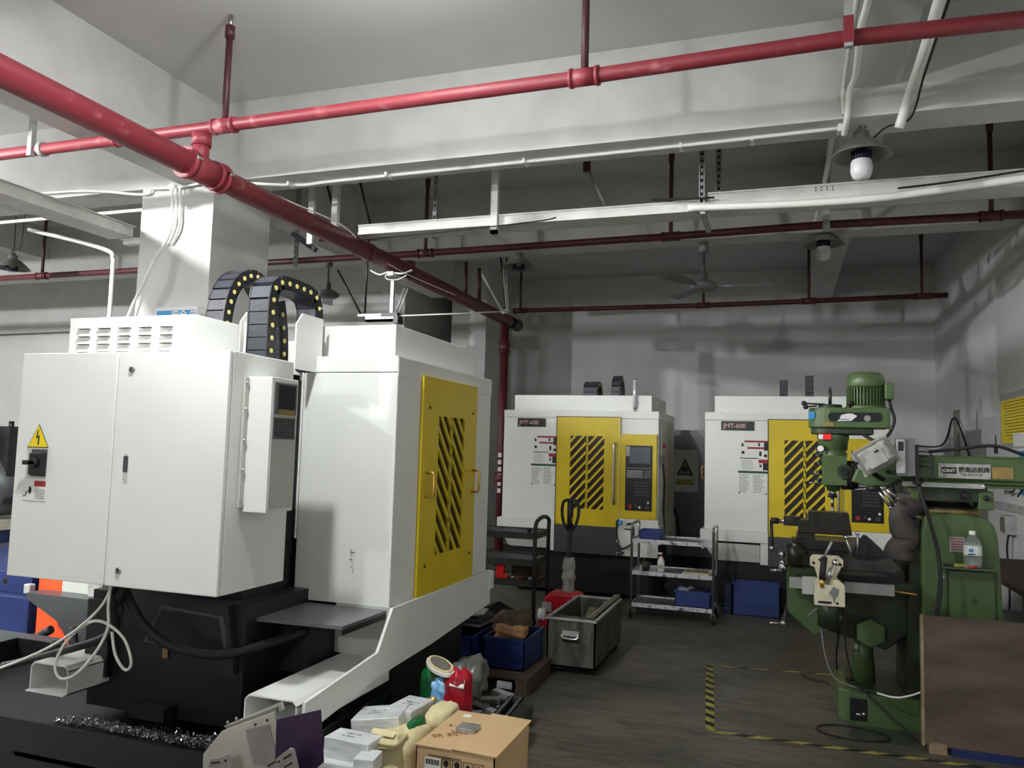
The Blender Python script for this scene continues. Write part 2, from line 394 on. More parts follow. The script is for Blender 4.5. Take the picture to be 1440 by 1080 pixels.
MB().tube(spline([(.8,6.2,3.62),(1.2,6.16,3.63),(1.7,6.1,3.66),(XR,6.0,3.66)],6),.008,ink,n=6).build('black_cable', None, 'thin black cable lying along the lip of the right cable tray', 'cable')
MB().tube(spline([(-3.7,6.2,3.50),(-3.0,6.2,3.52),(-2.0,6.2,3.56),(-1.8,6.25,3.6)],6),.006,ink,n=6).build('black_cable', None, 'thin black cable drooping under the left end of the long tray', 'cable')
t = thing('cable_tray', 'white channel tray running towards the near column at upper left', 'cable tray', (-5.85,4.5,3.5))
MB().box(-5.98,-5.70,-2,5.62,3.50,3.506,traywhite).box(-5.70,-5.694,-2,5.62,3.5,3.60,traywhite).box(-5.98,-5.974,-2,5.62,3.5,3.6,traywhite).box(-5.694,-5.66,-2,5.62,3.594,3.60,traywhite).build('channel', t)
MB().tube([(-5.78,-2,3.53),(-5.78,5.6,3.53)],.02,cablegrey).tube([(-5.86,-2,3.53),(-5.86,5.6,3.53)],.02,pvc).build('cable_bundle', t)
MB().box(-5.71,-5.49,5.53,5.60,3.41,3.45,traywhite).box(-5.74,-5.49,5.52,5.61,3.45,3.46,traywhite).build('support_bracket', t)
t = thing('conduit', 'thin white conduit clipped along the underside of the nearest beam', 'conduit', (0,5.6,3.88))
zc = 3.885
MB().tube(spline([(-5.0,5.47,3.92),(-4.72,5.46,3.9),(-4.3,5.55,3.87),(-4.1,5.68,zc),(-3.9,5.72,zc),(-3.6,5.70,zc),(-2.2,5.68,zc),(-.8,5.66,zc),(.38,5.62,zc)],8),.014,pvc,n=10).build('pipe', t)
for x in (-4.05,-3.1,-1.9,-.7,-.2): MB().box(x-.01,x+.01,5.64,5.74,zc-.018,3.9,pvc).build('clip', t)
MB().box(.36,.42,5.58,5.66,3.85,3.9,pvc).build('junction_box', t)
# conduits coming down the cross beam
mb = MB().tube(spline([(.39,3.2,4.12),(.385,4.2,4.12),(.39,5.3,4.12),(.385,5.47,4.05),(.39,5.48,3.92)],8),.014,pvc)
mb.build('conduit', None, 'white conduit turning down from the cross beam beside the hanging lamp, left one', 'conduit')
MB().tube(spline([(.45,3.2,4.09),(.44,4.3,4.09),(.42,4.6,4.05),(.44,5.2,4.06),(.42,5.42,4.05),(.41,5.46,3.9),(.40,5.60,3.83)],8),.02,pvc).build('conduit', None, 'looser white conduit hanging off the cross beam just right of the first one', 'conduit')
MB().tube(spline([(.79,3.2,4.08),(.78,4.2,4.06),(.77,4.7,3.98),(.78,5.1,4.0),(.77,5.44,3.96),(.73,5.55,3.82)],8),.032,pvc).tube(spline([(.83,3.2,4.08),(.825,4.3,4.05),(.81,4.8,3.97),(.82,5.2,3.98),(.79,5.5,3.86),(.66,5.62,3.86),(.58,5.66,3.8)],8),.007,rubber).build('conduit', None, 'thick pale conduit with a black wire on the right side of the cross beam', 'conduit')
# near column conduits and cable
mb = MB()
for dx, e in ((0,0),(.045,.02),(.09,.03)):
    mb.tube(spline([(-5.12+dx,5.45,3.86),(-5.12+dx,5.47,3.7),(-5.12+dx,5.47,3.5),(-5.2+dx,5.48,3.36)],5),.012,pvc)
mb.tube(spline([(-5.07,5.46,3.87),(-4.9,5.46,3.88),(-4.7,5.46,3.9)],4),.011,pvc).tube(spline([(-5.12,5.46,3.87),(-5.35,5.46,3.88),(-5.46,5.47,3.84),(-6.2,5.46,3.93),(-7.4,5.46,3.95)],6),.012,pvc)
mb.cyl((-5.1,5.42,3.87),(-5.1,5.5,3.87),.03,pvc,n=12)
mb.build('conduit_bunch', None, 'bunch of white conduits meeting at the top of the near column', 'conduit')
MB().tube(spline([(-5.08,5.46,3.6),(-5.15,5.46,3.4),(-5.28,5.45,3.2),(-5.36,5.44,3.0),(-5.45,5.44,2.85),(-5.5,5.42,2.7),(-5.62,5.35,2.45),(-5.7,5.3,2.2),(-5.72,5.3,1.6)],8),.012,pvc).build('white_cable', None, 'loose white cable wandering down the left edge of the near column', 'cable')
MB().tube(spline([(-15,5.9,3.86),(-9,5.9,3.86),(-7.0,5.9,3.86),(-5.5,5.9,3.86)],4),.018,pvc).build('conduit', None, 'white conduit under the beam left of the near column', 'conduit')
MB().tube(spline([(-7.85,6.3,3.9),(-7.1,6.3,3.72),(-6.7,6.3,3.60),(-6.63,6.3,3.52),(-6.62,6.3,3.3),(-6.62,6.3,1.5)],6),.022,pvc,n=10).build('white_pvc_conduit', None, 'white conduit dropping straight down behind the louvred cabinet box', 'conduit')
# blue notice on column
mb = MB().box(-5.24,-4.79,5.48,5.5,2.35,2.80,paper).box(-5.22,-4.81,5.476,5.481,2.55,2.77,cleanblue)
mb.text('安全 生产', .085, front(-5.06,5.475,2.70), paper, bold=True)
mb.build('notice_board', None, 'blue and white notice on the near column above the louvred box', 'sign')
# ---------------------------------------------------------------- lamps & fans
def pendant(x, y, z, label, rsh=.2, on=0, hang=3.9, shade=True, inset=False):
    t = thing('pendant_lamp', label, 'lamp', (x,y,z))
    prof = [(.035,.17),(.05,.165),(.055,.12),(.09,.10),(rsh*.75,.05),(rsh,.0),(rsh+.004,-.004),(rsh-.01,-.002),(rsh*.7,.04),(.06,.09),(.045,.1)]
    if shade: MB().lathe((x,y,z),prof,lampgrey,n=32).build('lamp_shade', t)
    MB().lathe((x,y,z),[(.001,.2),(.03,.19),(.034,.14),(.02,.12)],steel,n=16).build('socket', t)
    mb = MB().tube(spline([(x,y,z+.19),(x-.02,y,z+.24),(x+.01,y,z+.27),(x-.015,y,hang)],4),.005,rubber)
    if not on: mb.tube(spline([(x+.01,y,z+.18),(x+.06,y,z+.24),(x+.12,y,z+.27),(x+.16,y,hang)],4),.004,rubber)
    mb.build('cord', t)
    if on:
        MB().cyl((x,y,z+.02),(x,y,z+.14),.03,heatsink).build('heat_sink', t)
        MB().sph((x,y,z-.045),.065,M('lamp_lit_%d' % on,(252,254,255),.4,emit=on),n=20).build('bulb', t, label='lit white bulb')
        return t
    mb = MB()
    for k in range(20):
        mb.X = tr(x,y,z) @ rot(0,0,k*18); mb.box(-.003,.003,.03,.066,-.03,.035,heatsink)
    mb.X = Matrix.Identity(4); mb.cyl((x,y,z-.035),(x,y,z+.04),.05,heatsink)
    mb.build('heat_sink', t)
    if inset:
        MB().sph((x,y,z+.02),.055,bulb,n=16).build('bulb', t); return t
    MB().lathe((x,y,z),[(.06,-.03),(.068,-.045),(.07,-.11),(.055,-.15),(.03,-.165),(.001,-.168)],bulb,n=24).build('bulb', t)
    return t
pendant(.51,5.66,3.69,'large pendant lamp with a pale bulb hanging under the nearest beam', .195)
pendant(.40,8.42,3.80,'dark conical lamp with pale bulb hanging beyond the tray, right of centre', .2)
pendant(-2.86,8.42,3.72,'dark cone lamp near the far column, its rod dropping below', .19, inset=True)
pendant(-8.95,7.0,3.68,'dark cone lamp hanging at the far left above the red pipe', .2, hang=4.6, inset=True)
for x, y, z, sh, pw, lb in ((-1.93,1.88,3.52,True,1300,'lit pendant lamp with a cone shade just behind the camera on the right'),
    (-2.15,3.38,4.2,False,430,'added fill bulb, out of view, close to the ceiling above the white machine'),  # unseen bulb added to brighten the ceiling, column side and back machines
    (-6.3,1.3,3.95,False,8200,'bare lit bulb over the left aisle'),(-2.9,-5.0,3.6,False,1900,'added bare fill bulb far behind the camera'),(-11.0,4.0,3.8,False,5200,'bare lit bulb in the far left bay')):  # the bulb far behind the camera is added fill for camera-facing surfaces
    pendant(x,y,z,lb,.22,pw,ZC,sh)
def fan(x, y, z, label, ang, zc=3.9):
    t = thing('ceiling_fan', label, 'fan', (x,y,z))
    MB().cyl((x,y,zc-.12),(x,y,zc-.01),.05,fanm).build('canopy', t)
    MB().cyl((x,y,z+.1),(x,y,zc-.1),.013,fanm,n=10).build('downrod', t)
    MB().lathe((x,y,z),[(.001,.16),(.035,.15),(.045,.06),(.10,.045),(.145,.01),(.14,-.025),(.09,-.05),(.001,-.055)],fanm).build('motor', t)
    for k in range(3):
        mb = MB(); mb.X = tr(x,y,z) @ rot(0,0,ang+120*k) @ rot(9,0,0)
        mb.prism([(.12,-.02),(.22,-.035),(.3,-.065),(.68,-.07),(.7,-.05),(.7,.05),(.66,.065),(.3,.06),(.2,.02),(.12,.02)],'z',-.004,.004,fanm)
        mb.X = Matrix.Identity(4); mb.build('blade', t)
fan(-5.2,8.15,3.44,'grey ceiling fan with one long blade showing above the cable chains', 2)
fan(-.79,8.45,3.42,'grey ceiling fan hanging from the far beam between the two far machines', 4)
# overhead steel suspension frame at centre left, rods
t = thing('suspension_frame', 'dark steel rods and channel of a suspended rail above the white machine hood', 'rail', (-3.5,6.9,3.1))
A = (-3.66,6.9,2.95); B = (-2.95,6.9,2.95)
for x, y, zt, zb, xe in ((-4.355,7.0,3.44,2.98,-4.066),(-4.005,7.0,3.9,2.98,-4.016),(-3.577,7.0,3.22,2.935,-3.675),(-3.55,7.02,3.22,2.935,-3.65)):
    MB().cyl((x,y,zt),(xe,y,zb),.011,black if x<-3.6 else galv,n=8).build('rod', t)
MB().box(-3.735,-3.70,7.0,7.03,2.96,3.30,galv).build('post', t)
MB().box(-4.08,-3.66,6.97,7.03,2.94,2.965,galv).box(-3.98,-3.62,6.95,7.0,2.88,2.905,galv).box(-3.98,-3.62,6.95,6.96,2.88,2.94,galv).build('rail', t)
MB().box(-3.80,-3.62,6.94,7.04,2.93,2.965,black).box(-3.66,-3.61,6.94,7.05,2.86,2.93,black).build('trolley', t, label='black trolley end')
MB().tube(spline([(-3.64,7.0,2.94),(-3.0,7.3,3.0),(-3.3,9.4,3.40)],4),.008,pvc).build('wire', t, label='taut white wire')
MB().tube(spline([(-3.97,7,3.42),(-3.87,7,3.37),(-3.77,7,3.39),(-3.62,7,3.37),(-3.5,7,3.4)],5),.009,pvc).tube(spline([(-3.80,7,3.37),(-3.78,7,3.32),(-3.66,7,3.31),(-3.56,7,3.35)],5),.006,pvc).box(-3.77,-3.70,6.97,7.03,3.35,3.39,pvc).build('white_cable', None, 'looping white cables with a small junction box above the suspended rail', 'cable')
t = thing('suspension_frame', 'white and dark slanted rods meeting at the far end of the fire main', 'rail', (-3.45,9.5,3.4))
for a, b, m in (((-3.761,9.5,3.975),(-3.436,9.5,3.425),traywhite),((-3.491,9.5,4.25),(-3.376,9.5,3.40),black),((-3.44,9.5,4.0),(-3.37,9.5,3.40),traywhite),((-3.40,9.5,4.15),(-3.35,9.5,3.40),galv)):
    MB().cyl(a,b,.014,m,n=8).build('rod', t)
MB().sph((-3.42,9.5,3.41),.03,pvc,n=10).sph((-3.37,9.5,3.42),.03,pvc,n=10).build('clamp', t)
MB().cyl((-3.96,9.5,4.1),(-3.95,9.5,3.6),.022,drop_m,n=8).cyl((-3.77,9.5,4.0),(-3.76,9.5,3.55),.028,drop_m,n=8).build('rod', t)
MB().box(-7.9,-5.52,10.74,10.79,3.50,3.56,pvc).build('trunking', None, 'white wall trunking on the pale far-left wall behind the fan', 'trunking')
MB().cyl((-14.5,10.76,3.50),(-8.6,10.76,3.56),.015,lampgrey,n=8).build('conduit', None, 'thin grey conduit along the far-left wall', 'conduit')
MB().box(-1.66,-1.60,6.58,6.62,4.1,4.6,drop_m).cyl((-1.63,6.6,4.15),(-1.43,6.6,3.72),.012,galv,n=8).build('strut', None, 'thin slanting strut between ceiling and long tray in the middle', 'strut')
MB().cyl((.80,7.2,4.58),(1.45,7.0,4.57),.008,pvc,n=6).build('ceiling_wire', None, 'short pale wire running across the dark ceiling right of the large lamp', 'wire')
MB().tube(spline([(.37,6.0,4.12),(.36,6.6,4.05),(.33,7.0,3.9),(.30,7.9,3.86)],6),.02,pvc).build('conduit', None, 'short white conduit with black end beyond the large pendant lamp', 'conduit')

# ---------------------------------------------------------------- machining centres
def clip_poly(poly, u0, u1, v0, v1):
    def cl(P, ins, inter):
        out = []
        for i in range(len(P)):
            a, b = P[i-1], P[i]
            if ins(b):
                if not ins(a): out.append(inter(a,b))
                out.append(b)
            elif ins(a): out.append(inter(a,b))
        return out
    for k, lim, s in ((0,u0,1),(0,u1,-1),(1,v0,1),(1,v1,-1)):
        if not poly: return []
        poly = cl(poly, lambda p: (p[k]-lim)*s >= 0, lambda a, b: tuple(a[j]+(b[j]-a[j])*(lim-a[k])/(b[k]-a[k]) for j in (0,1)))
    return poly
def slats(mb, ax, a, b, u0, u1, v0, v1, slope, pitch, th, m):
    um = (u0+u1)/2; s = abs(slope)
    for lo, hi, off in ((u0, um, 0), (um, u1, pitch*.5)):
        k = -40
        while k < 60:
            c = v0+off+k*pitch
            # strip v = c + slope*(u-um)
            P = [(u0-1, c+slope*(u0-1-um)), (u1+1, c+slope*(u1+1-um)), (u1+1, c+th+slope*(u1+1-um)), (u0-1, c+th+slope*(u0-1-um))]
            Q = clip_poly(P, lo, hi, v0, v1)
            if len(Q) >= 3: mb.prism(Q, ax, a, b, m)
            k += 1
    w = .02
    mb.prism([(um-w*.6,v0),(um+w*.6,v0),(um+w*.6,v1),(um-w*.6,v1)], ax, a, b, m)
def door_frame(mb, ax, a, b, u0, u1, v0, v1, wu0, wu1, wv0, wv1, m):
    for r in ((u0,wu0,v0,v1),(wu1,u1,v0,v1),(wu0,wu1,v0,wv0),(wu0,wu1,wv1,v1)):
        mb.prism([(r[0],r[2]),(r[1],r[2]),(r[1],r[3]),(r[0],r[3])], ax, a, b, m)
def cable_chain(name, t, pts, w, x, label=None):
    """energy chain in the YZ plane at x (right side plate), width w to -x"""
    P = [Vector((0,p[0],p[1])) for p in pts]
    # resample evenly
    S = spline(P, 10); L = [0]
    for a, b in zip(S, S[1:]): L.append(L[-1]+(b-a).length)
    n = max(4, round(L[-1]/.062)); Q = []
    for k in range(n+1):
        d = L[-1]*k/n; i = 0
        while i < len(L)-2 and L[i+1] < d: i += 1
        f = (d-L[i])/max(1e-6, L[i+1]-L[i]); Q.append(S[i].lerp(S[i+1], f))
    h = .034
    mb = MB()
    for k in range(n):
        a, b = Q[k], Q[k+1]; d = (b-a).normalized(); nn = Vector((0,-d.z,d.y)); c = (a+b)/2; l = (b-a).length
        ang = math.degrees(math.atan2(d.z, d.y))
        mb.cbox((x-w/2, c.y, c.z), (w, l*.93, h*2), chainm, rot(ang,0,0))
        for sx in (x-w, x):
            mb.cbox((sx, c.y, c.z), (.008, l*1.06, h*2.1), chaind, rot(ang,0,0))
            mb.cyl((sx-.001,a.y,a.z),(sx+(.007 if sx == x else -.007),a.y,a.z),.012,pinm,n=12)
    o = mb.build(name, t); 
    if label: o['label'] = label
    return o
def machine(label, group=None, rear=False):
    pass
    t = thing('machining_center', label, 'machine', (0,0,0), group)
    hw = .915
    # --- enclosure
    mb = MB().prism([(-hw,.0),(hw,.0),(hw,1.36),(.36,1.36),(.36,.95),(-.36,.95),(-.36,1.36),(-hw,1.36)], 'z', .84, 2.02, mwhite)
    mb.build('enclosure', t, bevel=.006)
    mb = MB().prism([(-hw,-.004),(hw,-.004),(hw,1.364),(.40,1.364),(.43,.95),(-.43,.95),(-.40,1.364),(-hw,1.364)], 'z', 2.022, 2.105, mwhite)
    mb.box(-hw-.003,-hw,.0,1.36,2.0,2.1,mwhite)
    for x in (-.75,-.3,.25,.8):
        for y in (.05,1.3): mb.cyl((x,y,2.1),(x,y,2.112),.008,steel,n=8)
    mb.build('top_cap', t, bevel=.004)
    MB().prism([(-.82,.09),(.82,.09),(.82,1.22),(.24,1.22),(.24,.7),(-.24,.7),(-.24,1.22),(-.82,1.22)], 'z', 2.105, 2.29, mwhite).build('roof_hood', t, bevel=.004)
    # --- front door
    mb = MB(); door_frame(mb,'y',-.022,-.002,-.254,.483,.80,2.03,-.093,.305,.985,1.815,yellow)
    mb.box(-.262,-.254,-.026,0,.80,2.038,black).box(-.262,.488,-.026,0,2.03,2.038,black).box(.474,.488,-.03,0,.8,2.03,M_cream)
    slats(mb,'y',-.022,-.008,-.093,.305,.985,1.815,1.1,.107,.036,yellow)
    d = mb.build('door', t)
    MB().box(-.093,.305,-.006,-.001,.985,1.815,vent).build('window', t)
    mb = MB().tube(spline([(.43,-.02,1.72),(.43,-.055,1.735),(.43,-.075,1.70),(.43,-.075,1.4),(.43,-.075,1.10),(.43,-.055,1.06),(.43,-.02,1.07)],6),.014,steel,n=12)
    h = mb.build('door_handle', d, label='long polished vertical handle')
    # --- left yellow side door (local -x)
    mb = MB(); door_frame(mb,'x',-hw-.018,-hw-.002,.29,1.085,.845,2.03,.491,.87,1.045,1.82,yellow)
    slats(mb,'x',-hw-.018,-hw-.006,.491,.87,1.045,1.82,1.1,.107,.032,yellow)
    for y, z in ((.36,1.86),(1.0,1.86),(.36,1.0),(1.0,1.0)): mb.cyl((-hw-.022,y,z),(-hw-.018,y,z),.009,black,n=10)
    sd = mb.build('side_door', t)
    MB().box(-hw-.005,-hw-.001,.491,.87,1.045,1.82,vent).build('side_window', t)
    for y in (1.02,.345):
        MB().tube([(-hw-.018,y,1.505),(-hw-.06,y,1.505),(-hw-.066,y,1.495),(-hw-.066,y,1.385),(-hw-.06,y,1.375),(-hw-.018,y,1.375)],.008,brass,n=10).build('side_door_handle', sd)
    # --- control panel
    hs = MB().box(.49,.905,-.035,-.002,.90,1.845,yellow).build('control_panel_housing', t, bevel=.008)
    mb = MB().box(.555,.855,-.04,-.034,.995,1.72,black)
    mb.box(.60,.83,-.042,-.039,1.52,1.70,scr).box(.56,.60,-.042,-.039,1.60,1.71,paper2)
    for i in range(9):
        for j in range(4): mb.box(.575+i*.02,.589+i*.02,-.043,-.04,1.36+j*.022,1.376+j*.022,paper2)
    for i in range(6):
        for j in range(4): mb.box(.765+i*.013,.774+i*.013,-.043,-.04,1.36+j*.022,1.374+j*.022,inkgrey)
    for i in range(12): mb.box(.575+i*.022,.59+i*.022,-.042,-.04,1.46,1.472,inkgrey)
    for i in range(8):
        for j in range(5): mb.box(.66+i*.02,.672+i*.02,-.042,-.04,1.16+j*.034,1.182+j*.034,dgrey)
    for x, z, m, r in ((.615,1.04,inkred,.024),(.72,1.035,paper,.013),(.80,1.035,dgrey,.022),(.815,1.09,paper,.013),(.68,1.05,dgrey,.014)):
        mb.cyl((x,-.055,z),(x,-.038,z),r,m,n=16)
    mb.build('control_panel', hs, label='black keypad and screen panel')
    MB().box(.54,.87,-.03,-.001,1.72,1.735,paper2).build('drip_rail', t)
    # --- nameplate and labels
    mb = MB().box(-.74,-.405,-.008,-.001,1.915,2.005,plateblack).box(-.746,-.399,-.006,0,1.909,2.011,dgrey)
    mb.text('JMT-600', .068, front(-.722,-.0085,1.937), plateletter, bold=True)
    mb.build('nameplate', t, label='black nameplate reading JMT-600')
    mb = MB().box(-.545,-.262,-.003,0,1.50,1.80,paper).box(-.565,-.262,-.003,0,1.23,1.50,paper)
    y0 = -.0045
    for r, m in (((-.50,-.262,1.785,1.805),inkred),((-.30,-.262,1.70,1.785),ink),((-.47,-.30,1.715,1.735),inkred),((-.36,-.34,1.745,1.78),ink),((-.545,-.36,1.61,1.62),inkgreen),
                 ((-.355,-.262,1.565,1.605),inkred),((-.31,-.262,1.49,1.565),ink),((-.565,-.262,1.455,1.48),inkgreen),((-.35,-.325,1.64,1.69),ink),((-.30,-.27,1.63,1.66),ink),((-.53,-.51,1.74,1.775),ink),((-.53,-.50,1.66,1.69),ink),((-.345,-.325,1.52,1.55),ink),((-.56,-.545,1.235,1.25),ink),((-.285,-.27,1.235,1.25),ink)):
        mb.box(r[0],r[1],y0,-.002,r[2],r[3],m)
    for k in range(13):
        mb.box(-.555,-.555+random.uniform(.07,.12),y0,-.002,1.25+k*.0155,1.255+k*.0155,inkgrey).box(-.41,-.41+random.uniform(.07,.12),y0,-.002,1.25+k*.0155,1.255+k*.0155,inkgrey)
    for k in range(7): mb.box(-.53,-.53+random.uniform(.08,.14),y0,-.002,1.50+k*.015,1.504+k*.015,inkgrey)
    mb.build('warning_labels', t, label='sheet of safety and maintenance labels')
    # --- lower skirts and base
    MB().box(-.955,-.258,-.05,.02,.725,.84,mwhite).box(-.935,-hw,-.03,1.36,.63,.845,mwhite).prism([(-.03,.627),(.89,.565),(1.36,.548),(1.36,.845),(-.03,.845)],'x',-.94,-.925,mwhite).build('skirt', t, bevel=.003)
    MB().box(hw,.935,0,1.36,.63,.845,mwhite).prism([(-.03,.627),(1.36,.548),(1.36,.845),(-.03,.845)],'x',.925,.94,mwhite).build('skirt', t, bevel=.003)
    MB().box(-.258,.466,-.045,-.005,.49,.80,dgrey).build('front_apron', t, label='dark grey lower front panel')
    MB().box(.466,.925,-.03,.0,.49,.90,mwhite).build('lower_panel', t)
    MB().box(-.335,-.258,-.035,.0,.50,.725,mwhite).build('lower_panel', t)
    mb = MB().prism([(-.93,.70),(-.34,.70),(-.34,.52),(-.80,.52)],'y',-.02,.05,mwhite2); mb.build('side_chute', t)
    MB().box(-.84,.84,.10,1.3,.62,.84,black).box(-.78,.86,.06,1.2,.05,.52,black).box(-.82,.82,.1,1.25,.5,.65,black).build('base', t)
    for x in (-.7,.78):
        for y in (.2,1.1): MB().cyl((x,y,0),(x,y,.06),.06,black,n=14).build('levelling_foot', t)
    # right side cable bracket, lamp
    MB().box(.915,.935,.12,.9,.95,2.0,mwhite2).box(.935,.96,.08,.16,1.52,1.62,dgrey).cyl((.95,.1,1.72),(.98,.1,1.72),.02,inkred,n=10).tube(spline([(.95,.12,1.52),(.97,.12,1.3),(.96,.14,1.0),(.98,.1,.8),(.96,.1,.6)],6),.012,rubber).build('side_box', t)
    if not rear:
        MB().cyl((.63,.06,2.1),(.63,.06,2.15),.012,steel,n=10).cyl((.63,.06,2.15),(.63,.06,2.47),.022,tubem,n=16).cyl((.63,.06,2.47),(.63,.06,2.485),.026,steel,n=16).build('signal_lamp', t, label='thin polished signal lamp tube')
    return t
M_cream = M('door_edge_cream', (210,200,110), .4)
far_label = 'far white and yellow milling machine'
m2 = machine('white machine with yellow door at the back, right beside the fire riser')
cable_chain('cable_chain', m2, [(.75,2.29),(.72,2.42),(.60,2.46),(.48,2.42),(.46,2.29)], .16, .10)
cable_chain('cable_chain', m2, [(.75,2.29),(.70,2.45),(.58,2.53),(.46,2.46),(.44,2.29)], .09, .38)
MB().tube(spline([(.50,-.04,.88),(.47,-.06,.86),(.475,-.05,.70),(.50,-.07,.64),(.465,-.06,.62),(.52,-.07,.60),(.47,-.05,.585),(.53,-.08,.57),(.46,-.05,.55),(.56,-.08,.53),(.48,-.05,.51),(.54,-.06,.49)],8),.008,rubber).tube(spline([(.58,-.05,.84),(.64,-.06,.85),(.66,-.05,.78),(.65,-.05,.66),(.6,-.07,.6),(.5,-.05,.56)],6),.009,rubber).build('coiled_hose', m2, label='black coiled air hose on the lower front')
MB().box(.49,.53,-.08,-.03,.84,.88,cleanblue).tube([(.55,-.05,.79),(.63,-.05,.79)],.006,ink).build('air_gun', m2, label='blue hook and hose end')
m2.location = (-2.215,8.85,0)
m3 = machine('white machine with yellow door at the back right, partly hidden by the green mill')
cable_chain('cable_chain', m3, [(.5,2.29),(.5,2.36),(.5,2.44),(.5,2.50)], .08, -.06)
cable_chain('cable_chain', m3, [(.5,2.29),(.5,2.38),(.5,2.47),(.5,2.55)], .08, .21)
m3.location = (.12,8.85,0)
# --- near machine, seen from its rear
m1 = machine('big white machine at left, electrical cabinet on its rear, yellow side door', rear=True)
# electrical cabinet
cx0, cx1 = -.667, .448; cy0, cy1 = 1.90, 2.34; cz0, cz1 = 1.035, 2.012; xs = -.097
MB().box(cx0,cx1,cy0,cy1-.025,cz0,cz1,mwhite).build('cabinet_body', m1, bevel=.004)
MB().box(xs+.003,cx1,cy1-.022,cy1,cz0,cz1,mwhite).build('cabinet_door', m1, bevel=.004)
dr = MB().box(cx0,xs-.003,cy1-.022,cy1,cz0,cz1,mwhite).build('cabinet_door', m1, bevel=.004)
mb = MB()
hx = -2.762+2.587
pill = [(hx+.013*math.cos(a),1.525+(.045 if math.sin(a) >= 0 else -.045)+.013*math.sin(a)) for a in [2*PI*k/24 for k in range(24)]]
pill2 = [(hx+(.017)*math.cos(a),1.525+(.047 if math.sin(a) >= 0 else -.047)+.017*math.sin(a)) for a in [2*PI*k/24 for k in range(24)]]
mb.prism(pill2,'y',cy1-.001,cy1+.002,mwhite).prism(pill,'y',cy1+.001,cy1+.003,mwhite2)
mb.prism([(p[0],1.51+(p[1]-1.51)*.6+.02) for p in pill],'y',cy1+.0025,cy1+.004,dgrey); mb.build('recessed_pull', dr)
for z in (1.935,1.102): MB().cyl((hx,cy1,z),(hx,cy1+.008,z),.013,steel,n=16).box(hx-.002,hx+.002,cy1+.007,cy1+.01,z-.009,z+.009,ink).build('lock', dr)
# switch recess, labels
sx0, sx1 = -2.762+3.022, -2.762+3.138
mb = MB().box(sx0,sx1,cy1+.001,cy1+.003,1.46,1.59,mwhite2)
mb.box(sx0,sx0+.09,cy1+.003,cy1+.005,1.47,1.588,dgrey)
sp = mb.build('switch_plate', m1)
MB().box(sx0+.0,sx0+.075,cy1+.003,cy1+.03,1.478,1.572,black).box(sx0+.02,sx0+.095,cy1+.03,cy1+.045,1.52,1.54,rubber).cyl((sx0+.04,cy1+.03,1.53),(sx0+.04,cy1+.045,1.53),.022,rubber,n=16).build('main_switch', sp, bevel=.003)
mb = MB().box(sx0-.005,sx1+.01,cy1+.001,cy1+.0025,1.365,1.455,paper).box(sx0-.003,sx0+.062,cy1+.002,cy1+.0035,1.427,1.451,inkred)
for k in range(5): mb.box(sx0+.0,sx0+.055,cy1+.002,cy1+.0035,1.375+k*.009,1.378+k*.009,inkgrey)
mb.sph((sx0+.085,cy1+.003,1.41),.011,ink,n=10,sc=(.8,.15,1.6)).tube(spline([(sx0+.09,cy1+.004,1.405),(sx0+.105,cy1+.004,1.40),(sx0+.108,cy1+.004,1.388),(sx0+.12,cy1+.004,1.385)],4),.0018,ink,n=6)
mb.build('switch_label', m1)
wx = -2.762+3.082; mb = MB().prism([(wx-.062,1.594),(wx+.062,1.594),(wx,1.698)],'y',cy1+.001,cy1+.002,ink).prism([(wx-.056,1.598),(wx+.056,1.598),(wx,1.691)],'y',cy1+.002,cy1+.003,warn)
mb.prism([(wx+.004,1.672),(wx+.013,1.634),(wx-.001,1.640),(wx+.001,1.606),(wx-.006,1.606),(wx-.009,1.650),(wx+.003,1.643),(wx-.002,1.672)],'y',cy1+.003,cy1+.004,inkred if False else ink); mb.build('warning_sticker', m1, label='yellow triangle with lightning bolt')
# louvred box
mb = MB().box(-.352,.358,1.89,2.19,2.012,2.192,mwhite); 
bo = mb.build('louvred_box', m1, bevel=.003)
for i in range(5):
    mb = MB()
    for j in range(4):
        x = .358-.06-i*.117; z = 2.155-j*.036
        mb.prism([(2.19,z),(2.19,z-.014),(2.206,z-.014)],'x',x-.07,x,mwhite).box(x-.064,x-.006,2.1895,2.2045,z-.0165,z-.0145,ink)
    mb.build('louvre_column', bo)
# air conditioner on the cabinet flank
ac = MB().box(-.79,-.672,2.04,2.225,1.36,1.915,mwhite).build('heat_exchanger', m1, bevel=.003)
mb = MB().box(-.7925,-.789,2.05,2.215,1.375,1.90,mwhite2)
mb.box(-.797,-.79,2.057,2.208,1.762,1.893,shelfgrey).box(-.799,-.796,2.07,2.185,1.785,1.885,black).box(-.799,-.796,2.07,2.18,1.762,1.782,olive)
mb.box(-.794,-.792,2.057,2.208,1.66,1.75,shelfgrey)
for j in range(9):
    for i in range(5): mb.box(-.796,-.793,2.064+i*.028,2.064+i*.028+.021,1.668+j*.0088,1.672+j*.0088,ink)
mb.build('grille', ac, label='grey grille with small black display')
mb = MB()
for z in (1.41,1.53,1.65,1.78,1.89): mb.cyl((-.665,2.235,z),(-.685,2.24,z),.007,steel,n=8)
mb.box(-.68,-.668,2.225,2.25,1.38,1.91,mwhite2)
mb.build('mounting_flange', ac)
